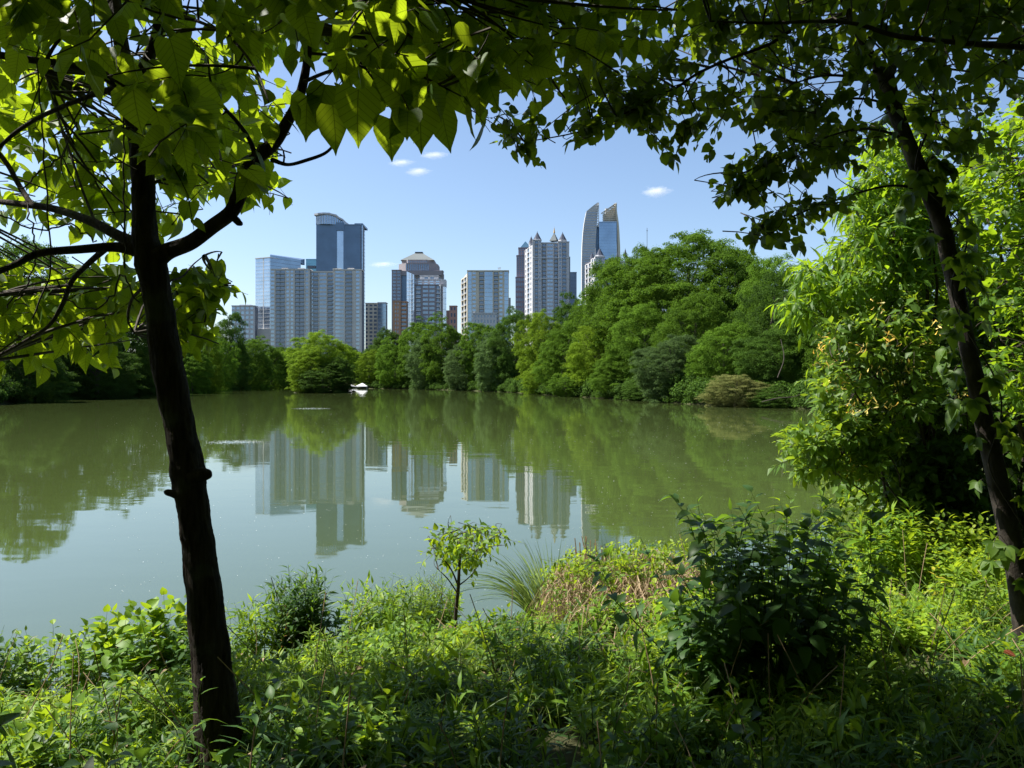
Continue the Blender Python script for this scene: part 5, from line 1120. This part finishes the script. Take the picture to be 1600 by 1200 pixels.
for nm, lb, nc, tpl_, sz_, mt_, h_, y0_, y1_, nl_ in (('weed_patches', 'taller broad-leaved weed patches on the bank', 46, OVATE, .1, 'weed', .5, 3.8, 11, 14), ('weed_patches', 'dark-leaved weed patches on the bank', 50, LANCE, .13, 'darkleaf', .48, 2.6, 11, 15),
    ('weed_patches', 'pale yellow-green weed patches on the bank', 40, LANCE, .1, 'cover', .55, 3.6, 11, 18), ('weed_patches', 'rounded-leaf creeping patches on the bank', 36, ROUND, .085, 'weed', .32, 3, 12, 9)):
    cq = ground_pts(nc, y0_, y1_, edge=.3); mm = 16; qq_ = np.repeat(cq, mm, 0) + rng.normal(size=(nc * mm, 2)) * .17; qq_ = qq_[sdist(qq_[:, 0], qq_[:, 1]) > .1]; n = len(qq_)
    base = np.column_stack([qq_, gh(qq_[:, 0], qq_[:, 1]) - .02]); D = rng.normal(size=(n, 3)) * .22; D[:, 2] = 1; cr = Crown()
    cr.add(*shoots(base, D, h_ * .72 * rng.uniform(.5, 1.15, n) * np.clip(sdist(qq_[:, 0], qq_[:, 1]) / 2.5, .5, 1), nl_, tpl_, sz_, ang=65, droop=.15, bend=.1, stem=.003, wig=.3, taper=.6, t0=.2))
    cr.l.build(nm, M[mt_], None, True, label=lb, kind='stuff'); cr.t.build(nm + '_stems', M['stem'], None, False, label='stems of the ' + lb, kind='stuff')
q = ground_pts(30000, 2.2, 13); q = q[(q[:, 1] > 4.2) | (rng.random(len(q)) < .35)]; q = q[(q[:, 0] / q[:, 1] > .18) | (rng.random(len(q)) < .3)]; q = q[(np.sin(q[:, 0] * 1.1 + 2) + np.sin(q[:, 1] * 1.7 + q[:, 0] * .6) + rng.normal(size=len(q)) * .7) > -.6]; n = len(q); k = 5
base = np.column_stack([q, gh(q[:, 0], q[:, 1]) - .01]); D = rng.normal(size=(n, 3)) * .45; D[:, 2] = 1; L = rng.uniform(.12, .34, n) * np.clip(sdist(q[:, 0], q[:, 1]) / 3, .4, 1); t = np.linspace(0, 1, k)[None, :, None]
out = rng.normal(size=(n, 3)) * np.array([1, 1, 0]); pts = base[:, None] + D[:, None] * (L[:, None, None] * t) + out[:, None] * L[:, None, None] * t ** 2 * .35
V, Q = ribbons(pts, .0042 * (1 - np.linspace(0, 1, k))[None] ** .6 * np.ones((n, 1)) + .0004); link('grass', npmesh('grass', V, Q, M['grass'], None, np.repeat(rng.random(n), k - 1)), None, label='grass blades growing through the ground cover', kind='stuff')

mass('woodland', 'unseen wood behind the viewpoint', [(-26, -6), (-12, -9), (0, -10), (12, -9), (26, -6)], 60000, 4, 14, .5, 'far_dark', 1, 10)  # out of view; put in to cut sky light from behind
mass('woodland', 'unseen wood beside the viewpoint on the left, added to block side light', [(-17, 4), (-15, 0), (-14, -8)], 30000, 3, 11, .4, 'far_dark', 1, 11)  # out of view; added to stop light entering from the left
mass('woodland', 'unseen wood beside the viewpoint on the right, added to block side light', [(14, 5), (13, 0), (13, -8)], 30000, 3, 12, .4, 'far_dark', 1, 12)  # out of view; added to stop light entering from the right
mass('shore_growth', 'low growth along the near right shore behind the honeysuckle', [(6, 14), (8.6, 17.5), (11, 24), (15.6, 36), (24.5, 55), (34, 73)], 70000, 1.2, 2.2, .16, 'weed', .1, 13)
n = 260; q = ground_pts(n, 2.6, 10); L = rng.uniform(.25, .7, n); D = rng.normal(size=(n, 3)) * .55; D[:, 2] = 1; t = np.linspace(0, 1, 5)[None, :, None]; b0 = np.column_stack([q, gh(q[:, 0], q[:, 1])])
pts = b0[:, None] + nrm(D)[:, None] * (L[:, None, None] * t) + rng.normal(size=(n, 1, 3)) * .12 * t ** 2; g = MB(); g.add(*tubes(pts, np.full((n, 5), .0028), 4)); g.build('dead_stems', M['dry'], None, label='thin dead stems standing among the weeds', kind='stuff')
n = 900; q = ground_pts(n, 2.2, 9); g = MB(); g.add(*scatter(OVATE, np.column_stack([q, gh(q[:, 0], q[:, 1]) + rng.uniform(.01, .2, n)]), rng.normal(size=(n, 3)) * np.array([1, 1, .2]), rng.normal(size=(n, 3)) * .3 + np.array([0, 0, 1.]), rng.uniform(.03, .07, n))); g.build('leaf_litter', M['dry'], None, label='dry fallen leaves caught in the weeds', kind='stuff')
# ------------------------------------------------------------------ small things on and by the water
M['foam'] = flat_mat('water_foam', (.55, .6, .6), .5)
for px, py, w_, h_, lb in ((368, 691, 88, 9, 'white rippling patch of aerated water behind the big trunk'), (486, 638.5, 60, 4, 'thin pale streak of disturbed water in front of the island')):
    d = CAMZ * F / (py - HY); cx, _ = XY(px, d); n = 900; a = rng.random(n) * 6.28; q = rng.random(n) ** .6; rx = w_ / 2 / F * d; ry = rx * .75
    g = MB(); th = np.linspace(0, 2 * PI, 40, endpoint=False); vv = []; nr_ = 14
    for k in range(nr_): vv += [(cx + rx * (k + .3) / nr_ * math.cos(b_), d + ry * (k + .3) / nr_ * math.sin(b_), .004 + .022 * (1 - k / nr_) * abs(math.sin(k * 2.3 + 3 * math.sin(b_ * 5 + k)))) for b_ in th]
    g.add(vv, [(k * 40 + i_, k * 40 + (i_ + 1) % 40, (k + 1) * 40 + (i_ + 1) % 40, (k + 1) * 40 + i_) for k in range(nr_ - 1) for i_ in range(40)])
    p_ = np.column_stack([cx + np.cos(a) * q * rx, d + np.sin(a) * q * ry, rng.uniform(.01, .05, n)]); g2 = MB(); g2.add(*scatter(DIAM, p_, rng.normal(size=(n, 3)), rng.normal(size=(n, 3)) * .3 + np.array([0, 0, 1.]), .035 * rng.uniform(.4, 1.3, n)))
    o_ = g.build('water_ripple', M['water'], None, True, label=lb, kind='structure'); g2.build('water_foam', M['foam'], None, label='bubbles of the ' + lb, kind='stuff')
n = 1500; yy = 9 * (80 / 9) ** rng.random(n); xx = (rng.random(n) * 1.4 - .8) * yy * .66; k_ = sdist(xx, yy) < -.2; xx, yy = xx[k_], yy[k_]
g = MB(); g.add(*scatter(DIAM, np.column_stack([xx, yy, np.full(len(xx), .004)]), rng.normal(size=(len(xx), 3)) * np.array([1, 1, 0]), np.tile([0, 0, 1.], (len(xx), 1)), .0022 * yy ** .8 * rng.uniform(.5, 1.4, len(xx))))
g.build('floating_specks', M['foam'], None, label='pale specks of pollen and petals floating on the pond', kind='stuff')
def tent(px, ybot, d, w_, label):
    x, y = XY(px, d); zb = gz(x, y); o = empty('white_tent', (x, y, zb), label, 'tent', 'white tents at the far end'); r = w_ / 2; h0, h1 = zb + 1.9, zb + 3.5
    c4 = [(x - r, y - r), (x + r, y - r), (x + r, y + r), (x - r, y + r)]
    g = MB(); g.prism(c4, h0, h1, top=[(x + (u - x) * .04, y + (v - y) * .04) for u, v in c4]); g.build('canopy_roof', M['tentw'], o)
    g = MB(); g.prism(c4, h0 - .3, h0 - .02); g.build('valance', M['tentw'], o)
    for u, v in c4: g = MB(); g.box(u - .06, u + .06, v - .06, v + .06, zb - .2, h0 - .3); g.build('pole', M['tentw'], o)
M['tentw'] = flat_mat('white_canvas', (.62, .63, .66), .7)
tent(549, 600, 392, 5.2, 'white tent at the far end of the pond, nearer the island'); tent(566, 600, 398, 6, 'wider white tent at the far end of the pond, right of the other')
# driftwood
x, y = XY(372, 318); DW = empty('fallen_branch', (x, y, .3), 'pale fallen branches on the far left mud bank', 'branch'); g = MB()
for k in range(14):
    a = np.array([x + rng.uniform(-4, 5), y + rng.uniform(-3, 1), .1]); e = a + np.array([rng.uniform(-5, 5), rng.uniform(-1, 1), rng.uniform(.3, 3)]); md = (a + e) / 2 + rng.normal(size=3) * .5
    g.add(*tubes(spline([a, md, e], 7)[None], np.linspace(.16, .05, 7)[None], 5))
M['drift'] = flat_mat('bleached_wood', (.42, .35, .28), .9); g.build('branch', M['drift'], DW, True)
x, y = XY(1210, 88.5); DW = empty('fallen_branch', (x + 3.4, y + 3, .3), 'bare pale branch over the water at the right end of the far bank', 'branch'); g = MB()
for pts in ([(1190, 628, 90), (1215, 622, 90), (1240, 620, 90), (1250, 616, 90)], [(1215, 590, 93), (1225, 560, 93), (1220, 530, 94)]):
    c = spline(pts, 9); g.add(*tubes(PA(c[:, 0], c[:, 1], c[:, 2])[None], np.linspace(.06, .03, 9)[None], 5))
g.build('branch', M['fartrunk'], DW, True)
# red-orange litter near the right trunk foot and a twig
for px, py, lb in ((1585, 1040, 'orange leaf on the ground at the foot of the slim trunk'), (1588, 1062, 'second orange leaf, below the other at the right edge')):
    x, y = XY(px, 4.6); z = gz(x, y) + .24; g = MB(); g.add(*scatter(OVATE, np.array([[x, y, z]]), np.array([[-.6, -.2, .35]]), np.array([[0, -.5, 1.]]), [.09], np.array([.3]), 1.2)); g.build('fallen_leaf', M['red'], None, label=lb, cat='leaf')

# ------------------------------------------------------------------ clouds; distance haze is mixed into the tower colours
def cloud_mat():
    m, t, o = nodes('cloud_vapour'); tc = N_(t, 'ShaderNodeTexCoord'); ln = N_(t, 'ShaderNodeVectorMath', operation='LENGTH'); t.links.new(tc.outputs['Object'], ln.inputs[0])
    nz = N_(t, 'ShaderNodeTexNoise', Scale=3.0, Detail=9., Roughness=.68); t.links.new(tc.outputs['Object'], nz.inputs['Vector'])
    a = N_(t, 'ShaderNodeMapRange', **{'From Min': 1.0, 'From Max': .0, 'To Min': -.55, 'To Max': .33}); t.links.new(ln.outputs['Value'], a.inputs[0])
    ad = N_(t, 'ShaderNodeMath', operation='ADD'); t.links.new(a.outputs[0], ad.inputs[0]); t.links.new(nz.outputs['Fac'], ad.inputs[1])
    r = N_(t, 'ShaderNodeMapRange', **{'From Min': .45, 'From Max': .95, 'To Min': 0., 'To Max': .04}); t.links.new(ad.outputs[0], r.inputs[0])
    v = N_(t, 'ShaderNodeVolumePrincipled'); v.inputs['Color'].default_value = (1, 1, 1, 1); v.inputs['Anisotropy'].default_value = .2
    t.links.new(r.outputs[0], v.inputs['Density']); t.links.new(v.outputs[0], o.inputs['Volume']); return m
M['cloud'] = cloud_mat()
for px, py, wx, wz, lb in ((1025, 299, 50, 19, 'small bright puffy cloud right of the twin-sail tower'), (678, 242, 50, 13, 'thin wispy cloud below the dark leaves, upper right of the pair'),
                           (626, 254, 44, 13, 'thin wispy cloud just right of the lowest hanging big leaf'), (652, 268, 44, 15, 'faintest wisp under the pair of thin clouds'), (598, 413, 50, 11, 'flat cloud low between the dark blue tower and the pyramid tower')):
    d = 3400; r0 = 1.0; g = MB(); u = np.linspace(0, 2 * PI, 16, endpoint=False); vv = []
    for ph in np.linspace(-PI / 2 + .1, PI / 2 - .1, 9): vv += [(math.cos(ph) * math.cos(a), math.cos(ph) * math.sin(a), math.sin(ph)) for a in u]
    vv = np.array(vv); qq = [(k * 16 + i_, k * 16 + (i_ + 1) % 16, (k + 1) * 16 + (i_ + 1) % 16, (k + 1) * 16 + i_) for k in range(8) for i_ in range(16)]
    for k in (0, 8): ring = [k * 16 + i_ for i_ in range(16)]; c_ = len(vv); vv = np.vstack([vv, vv[ring].mean(0)]); qq += [(ring[j_], ring[(j_ + 1) % 16], ring[(j_ + 2) % 16], c_) for j_ in range(0, 16, 2)]
    g.add(vv, qq); c = g.build('cloud', M['cloud'], None, label=lb, cat='cloud', group='small clouds in the blue sky')
    p_ = P(px, py, d); c.location = tuple(p_); c.scale = (wx / F * d, wz * 1.3 / F * d, wz / F * d)
